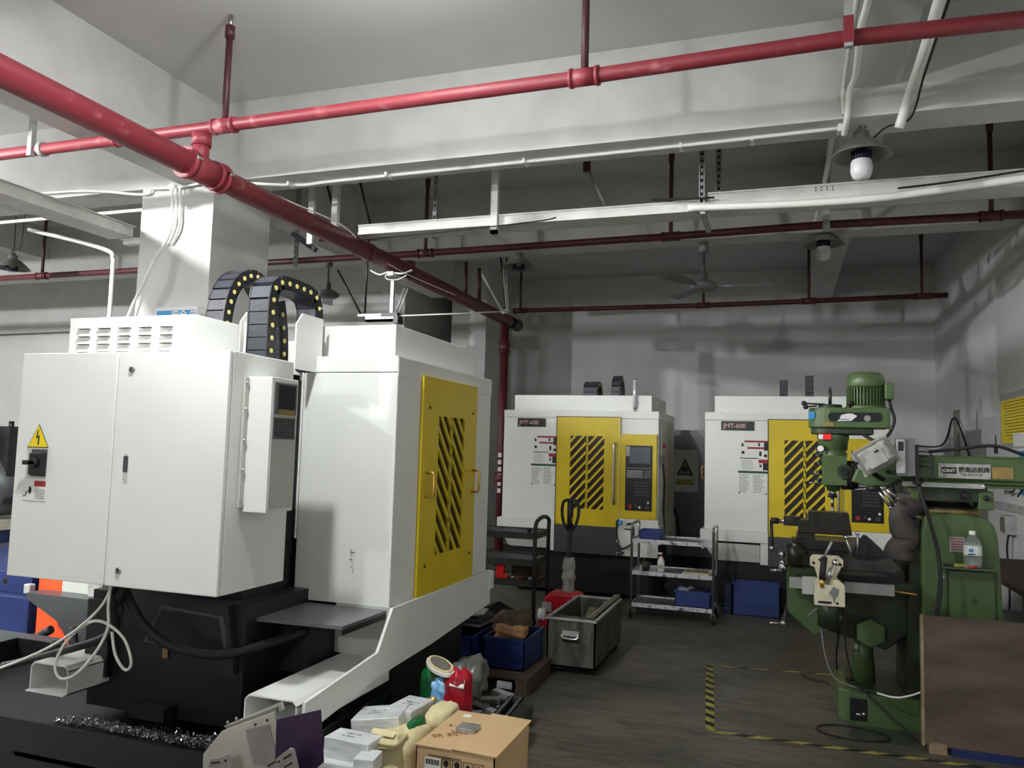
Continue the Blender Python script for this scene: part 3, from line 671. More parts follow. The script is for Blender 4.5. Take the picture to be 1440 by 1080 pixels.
# chains
# world (-x) plate seen: after the 180 turn the plate at local -x faces +X
def chain_w(pts, xw):
    loc = [(4.94-y, z) for y, z in pts]
    w = .115
    o = cable_chain('cable_chain', m1, loc, w, -2.762-xw+w)
    return o
chain_w([(3.235,2.03),(3.235,2.15),(3.235,2.30),(3.245,2.40),(3.30,2.445),(3.45,2.45),(3.58,2.44),(3.63,2.40),(3.64,2.33),(3.64,2.12)], -2.37)
chain_w([(3.43,2.03),(3.435,2.3),(3.48,2.46),(3.57,2.55),(3.68,2.57),(3.78,2.50),(3.82,2.38),(3.83,2.10)], -2.80)
chain_w([(3.40,2.03),(3.395,2.15),(3.38,2.25),(3.35,2.36)], -2.41)
# cut-corner plates beside the chains
def platew(y0,y1,z0,z1,xw,ch=.05):
    a, b = 4.94-y1, 4.94-y0
    return MB().prism([(a,z0),(b,z0),(b,z1-ch*1.2),(b-ch,z1),(a,z1)],'x',-2.762-xw-.004,-2.762-xw+.004,mwhite)
platew(3.38,3.62,2.02,2.31,-2.33).build('chain_guard', m1, label='white plate with cut corner')
platew(3.39,3.66,2.02,2.33,-2.68).build('chain_guard', m1, label='white plate with cut corner')
MB().box(-2.762+2.60,-2.762+2.66,4.94-3.62,4.94-3.40,2.02,2.27,mwhite).build('chain_guard', m1)
# fold along left of the rear panel
MB().prism([(-.36,1.36),(-.30,1.30),(-.295,1.305),(-.355,1.368)],'z',1.15,2.02,mwhite).build('panel_fold', m1)
MB().cyl((-.33,1.1,2.02),(-.33,1.36,2.05),.03,rubber).cyl((-.29,1.1,1.98),(-.27,1.34,1.99),.025,rubber).build('hose', m1)
mb = MB()
for k in range(10): mb.box(-.70+random.uniform(-.012,.012),-.695+random.uniform(-.012,.014),1.3605,1.362,1.0+k*.012,1.006+k*.012,inkgrey)
mb.build('worn_sticker', m1)
# rear base: shelf, chutes, column, tray
MB().prism([(-.905,1.36),(-.895,1.76),(-.1,1.80),(-.1,1.36)],'z',.815,.83,shelfgrey).prism([(-.905,1.36),(-.895,1.76),(-.89,1.76),(-.9,1.36)],'z',.79,.815,black).build('rear_shelf', m1, label='dark grey steel shelf')
def chute(x0,x1):
    mb = MB(); zt, zb = .60, .47; th = .006
    mb.prism([(x0,zt-.02),(x0+.02,zt),(x1-.02,zt),(x1,zt-.02),(x1,zt-.026),(x1-.022,zt-.006),(x0+.022,zt-.006),(x0,zt-.026)],'y',1.30,2.10,mwhite)
    mb.box(x0,x0+th,1.3,2.1,zb,zt-.02,mwhite).box(x1-th,x1,1.3,2.1,zb,zt-.02,mwhite).box(x0,x1,1.3,2.12,zb,zb+th,mwhite)
    return mb
chute(-.90,-.645).build('chip_chute', m1, label='white rectangular chip chute')
chute(.317,.545).build('chip_chute', m1, label='white rectangular chip chute')
MB().prism([(1.36,.845),(1.36,.548),(1.5,.542),(2.1,.47),(2.1,.60),(1.5,.66)],'x',-.94,-.925,mwhite).box(-.925,-.62,1.30,1.365,.60,.845,mwhite2).build('skirt_extension', m1)
mb = MB().box(-.34,.34,.97,1.75,.9,1.98,bcast).box(-.45,.45,1.0,1.86,.35,.9,bcast)
mb.box(-.62,-.34,1.2,1.6,.55,.8,bcast)
mb.build('column_casting', m1, label='black cast iron column and bed')
mb = MB().box(-.03,.0,1.865,1.87,.62,.67,olive); mb.build('rating_plate', m1)
mb = MB().prism([(.03,.86),(-.33,.84),(-.38,.66),(.12,.68)],'y',1.86,1.864,dgrey).prism([(.02,.845),(-.30,.83),(-.345,.672),(.10,.69)],'y',1.864,1.867,black)
mb.prism([(-.36,.90),(-.38,.90),(-.43,.60),(-.40,.60)],'y',1.86,1.90,bcast).box(.30,.44,1.86,1.90,.50,.86,bcast).box(-.1,.1,1.86,1.95,.36,.42,bcast)
mb.build('access_cover', m1, label='dark trapezoid cover on the casting')
mb = MB().box(-.91,1.6,1.30,2.32,.28,.30,black).box(-.91,1.6,2.305,2.32,.0,.43,black).box(-.91,-.895,1.3,2.32,.0,.43,black).box(1.585,1.6,1.3,2.32,.0,.43,black).box(-.91,1.6,1.3,1.315,.0,.43,black)
mb.build('coolant_tank', m1, label='long black chip and coolant tray')
mb = MB(); rr = random.Random(3)
for k in range(1500):
    u = rr.random(); x = -.80+u*1.3; y = 2.0-abs(rr.gauss(0,.06))*(1.1-u*.6); s = rr.uniform(.003,.0075)
    mb.cbox((x,y,.302+rr.random()*.03*(1-u*.5)),(s*2,s*.4,s),chips,rot(rr.uniform(0,180),rr.uniform(0,180),rr.uniform(0,180)))
o = mb.build('metal_chips', m1); o['kind'] = 'stuff'
# hanging cables beneath the cabinet
mb = MB().tube(spline([(.13,2.0,1.06),(.10,2.02,.95),(.06,2.0,.86),(.0,1.98,.78),(-.15,1.95,.70),(-.4,1.9,.69),(-.6,1.6,.75)],8),.022,rubber).tube(spline([(.12,2.05,1.06),(.11,2.08,.9),(.16,2.02,.75),(.5,2.0,.62),(.9,1.95,.50)],8),.02,rubber).tube(spline([(.0,2.05,1.05),(.06,2.08,.95),(.1,2.05,.9),(.09,2.05,.85)],8),.02,rubber)
mb.build('cable_bundle', m1)
MB().tube(spline([(.10,2.1,1.05),(.09,2.12,.9),(.085,2.12,.8),(.12,2.14,.70),(.20,2.16,.60),(.28,2.17,.57),(.33,2.16,.62),(.30,2.14,.72),(.2,2.12,.81),(.10,2.12,.82),(0.0,2.11,.76),(-.04,2.10,.66),(.0,2.09,.62),(.05,2.1,.68),(.08,2.1,.78)],10),.0065,pvc,n=8).tube(spline([(.09,2.1,1.0),(.14,2.12,.88),(.3,2.15,.74),(.5,2.2,.63),(.9,2.2,.48)],8),.006,pvc,n=8).build('white_hose', m1, label='thin looping white hose')
m1.location = (-2.762,4.94,0); m1.rotation_euler = (0,0,PI)
# ---------------------------------------------------------------- green turret mill
T = thing('turret_mill', 'green knee milling machine with vertical motor beside the plywood board', 'milling machine', (.95,5.75,0))
yc = 5.65
mb = MB().prism([(.34,5.56),(.44,5.46),(1.45,5.46),(1.45,6.1),(.40,6.1),(.34,6.0)],'z',.0,.19,green)
mb.prism([(.40,5.60),(.47,5.52),(1.45,5.52),(1.45,6.05),(.45,6.05),(.40,5.98)],'z',.19,.21,dgreen)
mb.box(.40,.50,5.455,5.47,.03,.165,black).sph((.45,5.452,.07),.015,chips,n=8,sc=(1.6,.5,.6)).sph((.48,5.452,.075),.012,chips,n=8)
mb.cyl((.42,5.7,.21),(.42,5.7,.23),.03,black).build('base', T, bevel=.012)
# column: side outline (x,z) extruded in y, rounded right shoulder
prof = [(.80,.2),(1.26,.2),(1.25,.6),(1.235,1.05),(1.225,1.2),(1.205,1.27),(1.16,1.31),(1.10,1.325),(.90,1.33),(.83,1.31),(.81,1.2)]
MB().prism(prof,'y',5.45,6.0,green).build('column', T, bevel=.02)
MB().prism([(.72,.22),(.81,.22),(.81,1.28),(.76,1.28)],'y',5.5,5.95,dgreen).build('knee_way', T)
mb = MB().box(.955,1.20,5.44,5.452,.36,.985,green).box(.95,.955,5.435,5.45,.36,.99,dgreen).box(.95,1.205,5.435,5.45,.985,.992,dgreen).box(1.2,1.205,5.435,5.45,.36,.99,dgreen)
mb.prism([(1.075,.80),(1.115,.80),(1.095,.835)],'y',5.436,5.4395,ink).prism([(1.081,.804),(1.109,.804),(1.095,.829)],'y',5.434,5.4365,green).box(1.093,1.097,5.432,5.436,.808,.822,ink)
dr = mb.build('column_door', T, label='door panel with small warning triangle')
MB().cyl((.925,5.43,.95),(.925,5.45,.95),.008,steel,n=10).build('latch', dr)
mb = MB().box(.965,1.045,5.443,5.45,1.10,1.19,paper2)
for k in range(5): mb.box(.972,1.035,5.441,5.443,1.112+k*.016,1.117+k*.016,inkred)
mb.build('data_plate', T)
MB().box(.90,1.17,5.33,5.45,1.012,1.02,green).build('shelf_ledge', T)
# turret
mb = MB().lathe((.965,5.72,1.29),[(.2,.02),(.21,.04),(.21,.07),(.185,.08),(.17,.10),(.19,.14),(.20,.17),(.001,.17)],castm,n=36)
mb.lathe((.965,5.72,1.31),[(.195,.0),(.225,.005),(.225,.035),(.195,.04)],olive,n=36)
mb.box(.77,1.17,5.43,5.9,1.40,1.49,dgreen).box(.755,.80,5.42,5.6,1.40,1.48,green).box(1.12,1.20,5.42,5.6,1.36,1.47,green)
mb.cyl((1.05,5.4,1.44),(1.05,5.44,1.44),.022,black).cyl((1.16,5.4,1.43),(1.16,5.44,1.43),.016,black)
mb.build('turret', T, bevel=.006)
# ram
MB().prism([(5.43,1.49),(5.43,1.505),(5.41,1.515),(5.41,1.525),(5.39,1.54),(5.39,1.665),(5.41,1.68),(5.9,1.68),(5.9,1.49)],'x',.70,1.75,green).build('ram', T, bevel=.006)
MB().box(.70,1.14,5.375,5.39,1.487,1.515,galv).cyl((1.13,5.385,1.50),(1.145,5.385,1.50),.013,chrome,n=10).build('gib_strip', T)
mb = MB().box(.90,1.178,5.382,5.389,1.545,1.632,paper2).box(.914,.996,5.380,5.383,1.572,1.610,ink)
mb.text('JOINT', .026, front(.918,5.3795,1.581), paper, bold=True).text('捷甬达机床', .0335, front(1.006,5.3795,1.586), ink, bold=True).text('专 业 铣 床 专 家', .0165, front(1.01,5.3795,1.562), inkgrey)
for x in (.908,1.17):
    for z in (1.553,1.624): mb.cyl((x,5.379,z),(x,5.383,z),.003,ink,n=8)
mb.build('maker_plate', T, label='white plate reading JOINT with Chinese characters')
MB().box(1.185,1.295,5.384,5.389,1.55,1.618,olive).build('faded_sticker', T)
# ram adapter (knuckle) to the head
mb = MB().prism([(.42,1.50),(.52,1.47),(.72,1.49),(.72,1.665),(.62,1.66),(.45,1.58)],'y',5.45,5.83,green).build('ram_adapter', T, bevel=.01)
MB().cyl((.37,5.65,1.535),(.47,5.65,1.535),.095,castm,n=28).cyl((.36,5.65,1.54),(.40,5.65,1.54),.075,dgreen,n=28).build('knuckle', T)
MB().cyl((.63,5.43,1.57),(.63,5.45,1.57),.016,black,n=12).build('bolt', T)
# head
hx, hy = .322, 5.65
mb = MB().lathe((hx,hy,0),[(.001,1.425),(.038,1.43),(.045,1.455),(.075,1.475),(.078,1.50),(.066,1.52),(.064,1.60),(.072,1.63),(.086,1.645),(.088,1.675),(.078,1.69),(.09,1.705),(.094,1.76),(.10,1.775),(.098,1.815),(.001,1.82)],green,n=32)
mb.box(.25,.40,5.56,5.66,1.47,1.66,green).cyl((.385,5.58,1.56),(.385,5.53,1.56),.045,dgreen).cyl((.385,5.53,1.56),(.385,5.515,1.56),.025,black)
for z in (1.50,1.55,1.61,1.66): mb.cyl((.245,5.6,z),(.222,5.58,z),.012,dgreen,n=10)
mb.cyl((.24,5.57,1.705),(.24,5.55,1.705),.028,ink,n=18).cyl((.24,5.552,1.705),(.24,5.545,1.705),.02,paper,n=14)
hd = mb.build('head', T)
MB().box(.228,.305,5.545,5.552,1.765,1.80,redbright).box(.228,.255,5.542,5.546,1.768,1.797,paper).build('red_label', T)
mb = MB()
for z, l in ((1.655,.05),(1.60,.04),(1.535,.06),(1.475,.09)): mb.cyl((.25,5.58,z),(.25-l,5.56,z+.006),.006,steel,n=8).sph((.25-l,5.56,z+.006),.011,ink,n=8)
mb.build('quill_levers', T)
MB().cyl((hx-.005,hy,1.43),(hx-.005,hy,1.405),.022,steel).cyl((hx-.005,hy,1.405),(hx-.005,hy,1.385),.028,ink).cyl((hx-.005,hy,1.385),(hx-.005,hy,1.325),.010,steel,n=12).cyl((hx-.005,hy,1.33),(hx-.005,hy,1.27),.009,galv,n=12).build('spindle', T)
# belt housing
def stadium(x0,x1,r,n=12):
    P = []
    for k in range(n+1): a = PI/2+PI*k/n; P.append((x0+r+r*math.cos(a), yc+r*math.sin(a)))
    P += [(x1,yc-r),(x1,yc+r)]
    return P
mb = MB().prism(stadium(.170,.655,.125),'z',1.842,1.975,green,smooth=False)
mb.prism(stadium(.185,.56,.11),'z',1.80,1.842,dgreen)
mb.build('belt_housing', T, bevel=.008)
mb = MB(); sl = [(.31+.024*math.cos(a) if math.cos(a) < 0 else .585+.024*math.cos(a), 1.913+.03*math.sin(a)) for a in [2*PI*k/32 for k in range(32)]]
mb.prism(sl,'y',yc-.1275,yc-.1245,black)
mb.prism([(.34,1.885),(.355,1.90),(.365,1.925),(.40,1.935),(.43,1.935),(.46,1.92),(.425,1.888)],'y',yc-.130,yc-.127,bulb).box(.34,.41,yc-.1315,yc-.129,1.895,1.899,ink)
mb.cyl((.52,yc-.128,1.905),(.52,yc-.131,1.905),.02,steel,n=14)
mb.build('speed_window', T, label='dark slot window in belt housing')
MB().box(.17,.205,yc-.095,yc-.085,1.90,1.945,cleanblue).build('sticker', T)
MB().box(.255,.32,yc-.128,yc-.126,1.85,1.875,olive).build('sticker', T)
MB().lathe((.305,yc,1.975),[(.075,0),(.075,.022),(.05,.026),(.001,.026)],dgreen,n=24).cyl((.305,yc,2.0),(.305,yc,2.10),.011,castm,n=12).cyl((.305,yc,2.10),(.305,yc,2.12),.006,castm,n=8).build('drawbar', T)
for pts in (((.27,yc-.05,1.998),(.14,yc-.07,2.003)),((.22,yc-.09,1.985),(.15,yc-.1,1.978))):
    MB().cyl(pts[0],pts[1],.006,ink,n=8).sph(pts[1],.018 if pts is not None else .01,ink,n=12).build('lever', T)
MB().cyl((.42,yc-.08,1.975),(.42,yc-.09,2.0),.008,ink,n=8).sph((.42,yc-.092,2.005),.017,ink,n=12).build('lever', T)
# motor
mx = .522
mb = MB().lathe((mx,yc,0),[(.125,1.975),(.125,1.99),(.10,1.992),(.10,2.11),(.112,2.112),(.116,2.125),(.116,2.16),(.105,2.195),(.08,2.21),(.001,2.215)],green,n=40)
for k in range(36):
    mb.X = tr(mx,yc,0) @ rot(0,0,k*10); mb.box(.098,.117,-.0028,.0028,1.992,2.108,green); mb.X = Matrix.Identity(4)
mb.build('motor', T)
MB().box(.628,.683,yc-.09,yc+.02,2.03,2.135,green).build('terminal_box', T, bevel=.01)
MB().tube(spline([(.66,yc-.05,2.03),(.665,yc-.08,1.98),(.675,yc-.15,1.9),(.655,yc-.16,1.83),(.62,yc-.18,1.78),(.59,yc-.2,1.73),(.58,yc-.22,1.68)],8),.010,rubber).tube(spline([(.50,yc-.1,1.80),(.54,yc-.17,1.77),(.62,yc-.2,1.74),(.70,yc-.2,1.70)],6),.011,rubber).build('motor_cable', T)
# table (long axis along y), saddle, knee
MB().box(.16,.62,5.02,6.45,1.0,1.06,castm).box(.21,.57,5.02,6.45,.97,1.0,oily).build('table', T, bevel=.004)
MB().box(.22,.70,5.35,6.0,.90,.97,oily).box(.10,.74,5.34,5.98,.86,.90,dgreen).build('saddle', T)
mb = MB().prism([(.03,.95),(.24,.95),(.24,.56),(.20,.52),(.035,.66)],'y',5.42,5.98,green).prism([(.24,.95),(.80,.93),(.80,.60),(.62,.45),(.36,.52),(.24,.55)],'y',5.56,5.98,dgreen)  # right part in darker green: shade of the recess put into its colour
mb.prism([(.04,.955),(.08,1.06),(.12,1.06),(.30,.95)],'y',5.42,5.6,green)
mb.build('knee', T, bevel=.012)
MB().cbox((.25,5.36,.67),(.16,.12,.13),green,rot(0,-42,0)).cbox((.20,5.295,.715),(.12,.006,.008),steel,rot(0,-42,0)).build('gear_case', T)
MB().cyl((.50,5.72,.2),(.50,5.72,.55),.075,green,r1=.055,n=24).build('knee_screw_guard', T)
hexp = [(.44+.09*math.cos(a),.60+.085*math.sin(a)) for a in [PI/6+2*PI*k/6 for k in range(6)]]
MB().prism([(p[0]+.08,p[1]-.03) for p in hexp],'y',5.44,5.56,green).build('hex_cover', T)
MB().cyl((.27,5.30,.62),(.27,5.30,.79),.062,dgreen).cyl((.27,5.30,.79),(.27,5.30,.815),.06,galv).cyl((.27,5.30,.61),(.27,5.30,.62),.05,dgreen).build('coolant_motor', T)
MB().box(.045,.23,5.31,5.34,.83,.895,galv).box(.12,.21,5.30,5.345,.80,.905,mwhite2).box(.36,.64,5.29,5.33,.83,.895,galv).box(.185,.215,5.295,5.3,.815,.85,tealm).build('linear_scale', T, label='grey linear scale bar')
MB().tube([(.64,5.31,.86),(.76,5.31,.845)],.008,brass,n=8).build('oil_line', T)
# power feed with lever at the near end of the table
zt = .99
mb = MB().prism([(.155,zt+.07),(.155,zt+.03),(.18,zt+.02),(.195,zt-.03),(.205,zt-.07),(.29,zt-.07),(.30,zt-.02),(.325,zt+.03),(.335,zt+.03),(.335,zt+.07),(.31,zt+.09),(.17,zt+.09)],'y',4.97,5.02,cream)
for x, z in ((.175,zt+.045),(.318,zt+.045),(.21,zt+.065)): mb.cyl((x,4.965,z),(x,4.972,z),.009,ink,n=12)
mb.build('table_end_bracket', T, bevel=.004)
mb = MB().box(.175,.335,4.86,4.97,.815,.93,cream).prism([(.175,.93),(.335,.93),(.30,.96),(.21,.96)],'y',4.88,4.97,cream)
mb.box(.195,.265,4.857,4.861,.826,.84,ink).cyl((.295,4.858,.832),(.295,4.861,.832),.008,ink,n=10).prism([(.25,.885),(.275,.925),(.305,.91),(.30,.88),(.285,.86),(.283,.835),(.275,.835),(.272,.862)],'y',4.857,4.8605,inkgrey)
for i in range(8):
    for j in range(3): mb.cyl((.215+i*.012,4.858,.852+j*.010),(.215+i*.012,4.861,.852+j*.010),.002,ink,n=6)
pf = mb.build('power_feed', T, label='cream plastic power feed box', bevel=.005)
MB().cyl((.215,4.86,.96),(.23,4.90,1.08),.018,rubber,n=12).cyl((.215,4.86,.915),(.215,4.86,.96),.012,brass,n=12).cyl((.23,4.9,1.08),(.27,4.90,1.17),.007,galv,n=8).build('grip_lever', T)
MB().cyl((.245,4.87,.93),(.285,4.88,1.05),.010,chrome,n=10).sph((.287,4.88,1.055),.02,chrome,n=12).cyl((.265,4.875,1.02),(.24,4.87,.95),.012,steel,n=10).build('crank_lever', T)
# front handwheel cluster at left
mb = MB().cyl((.03,5.35,1.03),(.12,5.35,1.03),.075,oily,n=28).sph((.0,5.32,1.03),.022,chrome,n=12).sph((.005,5.32,.98),.018,chrome,n=12).cyl((-.01,5.31,.955),(.03,5.33,.95),.018,chrome,n=12).cyl((-.07,5.33,.925),(.0,5.33,.93),.009,steel,n=10)
mb.sph((.075,5.33,1.08),.026,chrome,n=12).cyl((.06,5.30,1.04),(.09,5.35,1.09),.012,chrome,n=10)
mb.build('handwheel_cluster', T, label='bare metal handwheel and clamps')
MB().cyl((.05,5.55,.745),(.01,5.35,.60),.014,ink,n=10).cyl((.01,5.35,.60),(-.07,5.30,.605),.008,chrome,n=8).sph((.01,5.35,.60),.02,steel,n=10).build('knee_crank', T)
# rubber way covers
mb = MB().tube(spline([(.76,5.5,1.44),(.75,5.5,1.36),(.70,5.5,1.30),(.72,5.5,1.22),(.74,5.5,1.15),(.70,5.5,1.10),(.69,5.5,1.03)],5),[.07,.075,.08,.085,.085,.082,.07,.065,.06,.06,.062,.066,.07,.075,.078,.08,.08,.08,.078,.075,.07,.07,.07,.07,.075,.08,.085,.09,.09,.09,.09],rubberb,n=14)
mb.build('way_cover', T, label='folded rubber way cover')
MB().prism([(.40,1.06),(.47,1.18),(.49,1.18),(.60,1.07),(.64,1.05),(.60,1.02),(.44,1.02)],'y',5.30,5.34,rubber).build('chip_guard', T, label='bent black rubber guard')
for zz, xx, dx in ((1.12,.385,.02),(1.15,.43,.0)):
    MB().cyl((xx+dx,5.2,zz-.08),(xx-dx,5.2,zz+.05),.007,steel,n=8).sph((xx-dx,5.2,zz+.05),.013,chrome,n=10).build('clamp_lever', T)
# vise on the table
V = thing('milling_vise', 'dark machine vise with crank handle clamped on the green mill table', 'vise', (.25,5.5,1.06))
MB().box(.06,.40,5.42,5.62,1.06,1.12,oily).box(.09,.20,5.43,5.61,1.12,1.16,oily).build('vise_body', V, bevel=.004)
MB().prism([(.10,1.16),(.10,1.24),(.16,1.245),(.16,1.30),(.40,1.30),(.42,1.16)],'y',5.43,5.60,oily).build('vise_jaw', V, bevel=.006)
MB().box(.01,.11,5.47,5.53,1.20,1.26,oily).cyl((-.03,5.5,1.225),(.08,5.5,1.225),.014,steel).build('vise_screw', V)
MB().cyl((-.07,5.5,1.225),(-.02,5.5,1.225),.02,ink).cyl((-.065,5.5,1.225),(-.06,5.45,1.04),.011,ink,n=10).sph((-.06,5.45,1.05),.018,steel,n=10).build('vise_handle', V)
V.parent = None
# grey box (inverter) on arm and plastic wrapped display
b = thing('control_box', 'grey inverter box mounted upright at the joint of the green ram', 'control box', (.70,5.3,1.52))
MB().box(.655,.755,5.25,5.37,1.55,1.775,shelfgrey).box(.65,.70,5.235,5.25,1.565,1.77,galv).box(.66,.69,5.23,5.236,1.70,1.755,ink).build('casing', b, bevel=.006)
MB().box(.755,.775,5.26,5.36,1.50,1.74,black).build('side_cover', b)
mb = MB()
for k in range(4): mb.tube(spline([(.77,5.3,1.70-k*.03),(.84,5.28,1.69-k*.028),(.85,5.28,1.62-k*.02),(.83,5.29,1.55),(.78,5.3,1.50)],6),.005,rubber,n=6)
mb.tube(spline([(.78,5.3,1.5),(.80,5.28,1.4),(.84,5.27,1.25),(.87,5.26,1.1),(.88,5.25,.9),(.855,5.26,.7),(.84,5.27,.45)],8),.011,rubber).tube(spline([(.77,5.3,1.5),(.805,5.28,1.38),(.85,5.27,1.22),(.88,5.26,1.05),(.86,5.25,.8),(.83,5.27,.5),(.80,5.3,.2)],8),.008,rubber)
mb.build('cables', b)
b = thing('digital_readout', 'display unit wrapped in wrinkled grey plastic tilted beside the mill head', 'display', (.53,5.3,1.55))
bmm = bmesh.new(); bmesh.ops.create_grid(bmm, x_segments=14, y_segments=12, size=.5)
mb = MB(); rr = random.Random(5)
XX = tr(.535,5.24,1.665) @ rot(0,-32,0) @ rot(90,0,0)
vs = []; fs = [tuple(v.index for v in f.verts) for f in bmm.faces]
for v in bmm.verts:
    x, y = v.co.x*.23, v.co.y*.17; e = max(abs(v.co.x),abs(v.co.y))*2
    vs.append(XX @ Vector((x+rr.uniform(-.004,.004), y+rr.uniform(-.004,.004), (.05 if e < .75 else .0)+rr.uniform(-.008,.008))))
bmm.free(); mb.add(vs, fs, skinwhite, True)
mb.X = XX; mb.box(-.105,.105,-.075,.075,-.05,.03,lampgrey).box(-.06,.045,-.055,.03,.048,.055,paper2); mb.X = Matrix.Identity(4)
mb.build('wrapped_case', b)
MB().cyl((.405,5.25,1.60),(.545,5.18,1.70),.006,rubber,n=8).build('cord', b)
MB().tube([(.5,5.3,1.6),(.55,5.4,1.55),(.60,5.45,1.52)],.015,ink).build('arm', b)
# drill chuck tools & hanging air gun
t = thing('hand_drill_chucks', 'cluster of small steel spindles and chucks hanging under the green ram', 'tool', (.62,5.3,1.35))
MB().cyl((.43,5.3,1.455),(.50,5.3,1.465),.005,chrome,r1=.009,n=8).cyl((.50,5.3,1.465),(.56,5.3,1.47),.018,ink).cyl((.56,5.3,1.47),(.60,5.3,1.475),.012,steel).build('chuck', t)
for x0, z0, x1, z1 in ((.58,1.46,.64,1.385),(.60,1.465,.655,1.42),(.56,1.45,.615,1.365)):
    MB().cyl((x0,5.28,z0),(x1,5.28,z1),.009,steel,n=10).cyl((x1,5.28,z1),(x1+.01,5.28,z1-.015),.006,chrome,n=8).build('spindle', t)
MB().tube(spline([(.58,5.3,1.47),(.63,5.32,1.49),(.68,5.35,1.52)],4),.012,rubber).build('holder', t)
# hoses and wires around the base
MB().tube(spline([(.92,5.30,.40),(.80,5.30,.30),(.66,5.32,.235),(.55,5.4,.225)],6),.006,pvc).build('white_wire', None, 'pale wire curving down in the dark gap beside the plywood board', 'wire')
cz = [(.36+.20*math.cos(a)+.04,5.27+.12*math.sin(a), .012+(.11*max(0,math.sin(a)) if False else 0)) for a in [2*PI*k/28 for k in range(28)]]
MB().tube(cz,.006,rubber,n=6,closed=True).build('coiled_hose', None, 'thin black hose loop lying on the floor before the mill foot', 'hose')
MB().tube(spline([(.14,6.5,.01),(.2,6.4,.01),(.30,6.35,.01),(.37,6.2,.02),(.35,5.9,.3),(.33,5.35,.62),(.28,5.3,.8)],8),.006,rubber).tube(spline([(.36,5.32,.8),(.37,5.33,.5),(.42,5.34,.3),(.50,5.35,.22),(.62,5.3,.12),(.75,5.25,.02)],8),.006,rubber).tube(spline([(.22,5.28,.80),(.24,5.28,.5),(.30,5.28,.32),(.42,5.3,.27)],8),.005,inkgrey).build('hanging_hoses', T, label='thin dark hoses down to the floor')
# bottle & pliers on the ledge
t = thing('plastic_bottle', 'clear plastic jug with white cap and label on the mill column ledge', 'bottle', (1.075,5.385,1.02))
MB().lathe((1.075,5.385,1.021),[(.001,0),(.045,0),(.048,.01),(.048,.12),(.046,.135),(.04,.16),(.02,.185),(.016,.19),(.016,.197)],clearp,n=28).build('body', t)
MB().lathe((1.075,5.385,1.021),[(.018,.192),(.018,.214),(.001,.215)],bottlew,n=20).build('cap', t)
MB().lathe((1.075,5.385,1.021),[(.0465,.005),(.0465,.06),(.001,.061)],paper2,n=20).build('liquid', t)
MB().lathe((1.075,5.385,1.021),[(.0488,.075),(.0488,.13)],paper,n=28).box(1.045,1.07,5.335,5.3365,1.115,1.135,cleanblue).box(1.04,1.08,5.335,5.3365,1.10,1.106,ink).build('label', t)
t = thing('pliers', 'yellow handled pliers lying on the green ledge beside the plastic jug', 'pliers', (1.0,5.35,1.02))
MB().tube(spline([(.97,5.35,1.035),(1.02,5.345,1.035),(1.06,5.34,1.028)],5),.006,sack if False else tapey,n=8).tube(spline([(.965,5.33,1.028),(1.01,5.33,1.028),(1.04,5.325,1.027)],5),.006,tapey,n=8).build('handle', t, label='yellow handles')
MB().cbox((.94,5.34,1.03),(.05,.03,.012),ink).cyl((1.04,5.33,1.028),(1.085,5.335,1.028),.009,inkred).build('jaws', t)
# ---- plywood board leaning near the mill
t = thing('plywood_board', 'large scuffed plywood board standing on edge at the lower right', 'board', (1.3,5.2,0))
mb = MB().box(.77,2.1,5.16,5.19,.035,.755,wood).box(.757,.772,5.155,5.195,.03,.757,woode)
mb.build('panel', t)
MB().box(.79,.88,5.13,5.22,.0,.05,woode).build('foot_block', t)
MB().box(1.7,1.8,5.10,5.25,.0,.035,woode).build('foot_block', t)
MB().box(.90,2.1,5.12,5.16,.0,.035,bluep).build('bottom_runner', t, label='dark blue runner')
# ---- stuff on the right wall
t = thing('instruction_poster', 'yellow poster full of lines of text at the right edge of the wall', 'poster', (XR-.005,8.7,1.7))
mb = MB().box(XR-.012,XR-.002,7.6,9.33,1.80,2.34,paper2).box(XR-.014,XR-.011,7.65,9.29,1.84,2.27,warn)
for k in range(13): mb.box(XR-.016,XR-.0135,7.8,9.2-random.uniform(0,.25),1.88+k*.03,1.886+k*.03,ink)
mb.box(XR-.017,XR-.0135,7.65,8.85,1.8,1.93,paper)
mb.build('sheet', t)
t = thing('wall_box', 'small grey electric box low on the right wall behind the mill column', 'box', (XR-.06,8.9,1.0))
MB().box(XR-.1,XR,8.85,9.05,.95,1.13,paper2).box(XR-.104,XR-.1,8.87,9.03,.97,1.11,lampgrey).build('casing', t, bevel=.005)
MB().tube(spline([(XR-.05,8.95,.95),(XR-.06,8.98,.8),(XR-.04,9.0,.5),(XR-.05,9.0,.1)],5),.01,rubber).build('cable', t)
MB().box(XR-.03,XR-.001,6.5,10.5,1.17,1.24,paper2).build('wall_trunking', None, 'pale trunking along the right wall below the blue notice', 'trunking')
t = thing('first_aid_notice', 'blue and white notice with line drawing on the right wall under the ram', 'notice', (XR-.01,8.3,1.3))
mb = MB().box(XR-.01,XR-.002,7.6,8.70,1.30,1.78,paper).box(XR-.012,XR-.009,7.62,8.68,1.52,1.76,cleanblue).box(XR-.013,XR-.0095,7.62,8.68,1.35,1.47,cleanblue)
mb.build('sheet', t)
MB().tube(spline([(XR-.05,8.9,1.36),(XR-.06,8.7,1.38),(XR-.06,8.5,1.46),(XR-.04,8.4,1.44),(XR-.05,8.6,1.33)],6),.008,rubber).box(XR-.08,XR-.04,8.88,8.96,1.34,1.38,lampgrey).build('plug_cable', t)
t = thing('workbench', 'dark cluttered bench with tools glimpsed behind the mill column at the right edge', 'bench', (1.75,7.0,0))
MB().box(1.55,2.12,6.3,8.3,.74,.78,pallet).build('top', t)
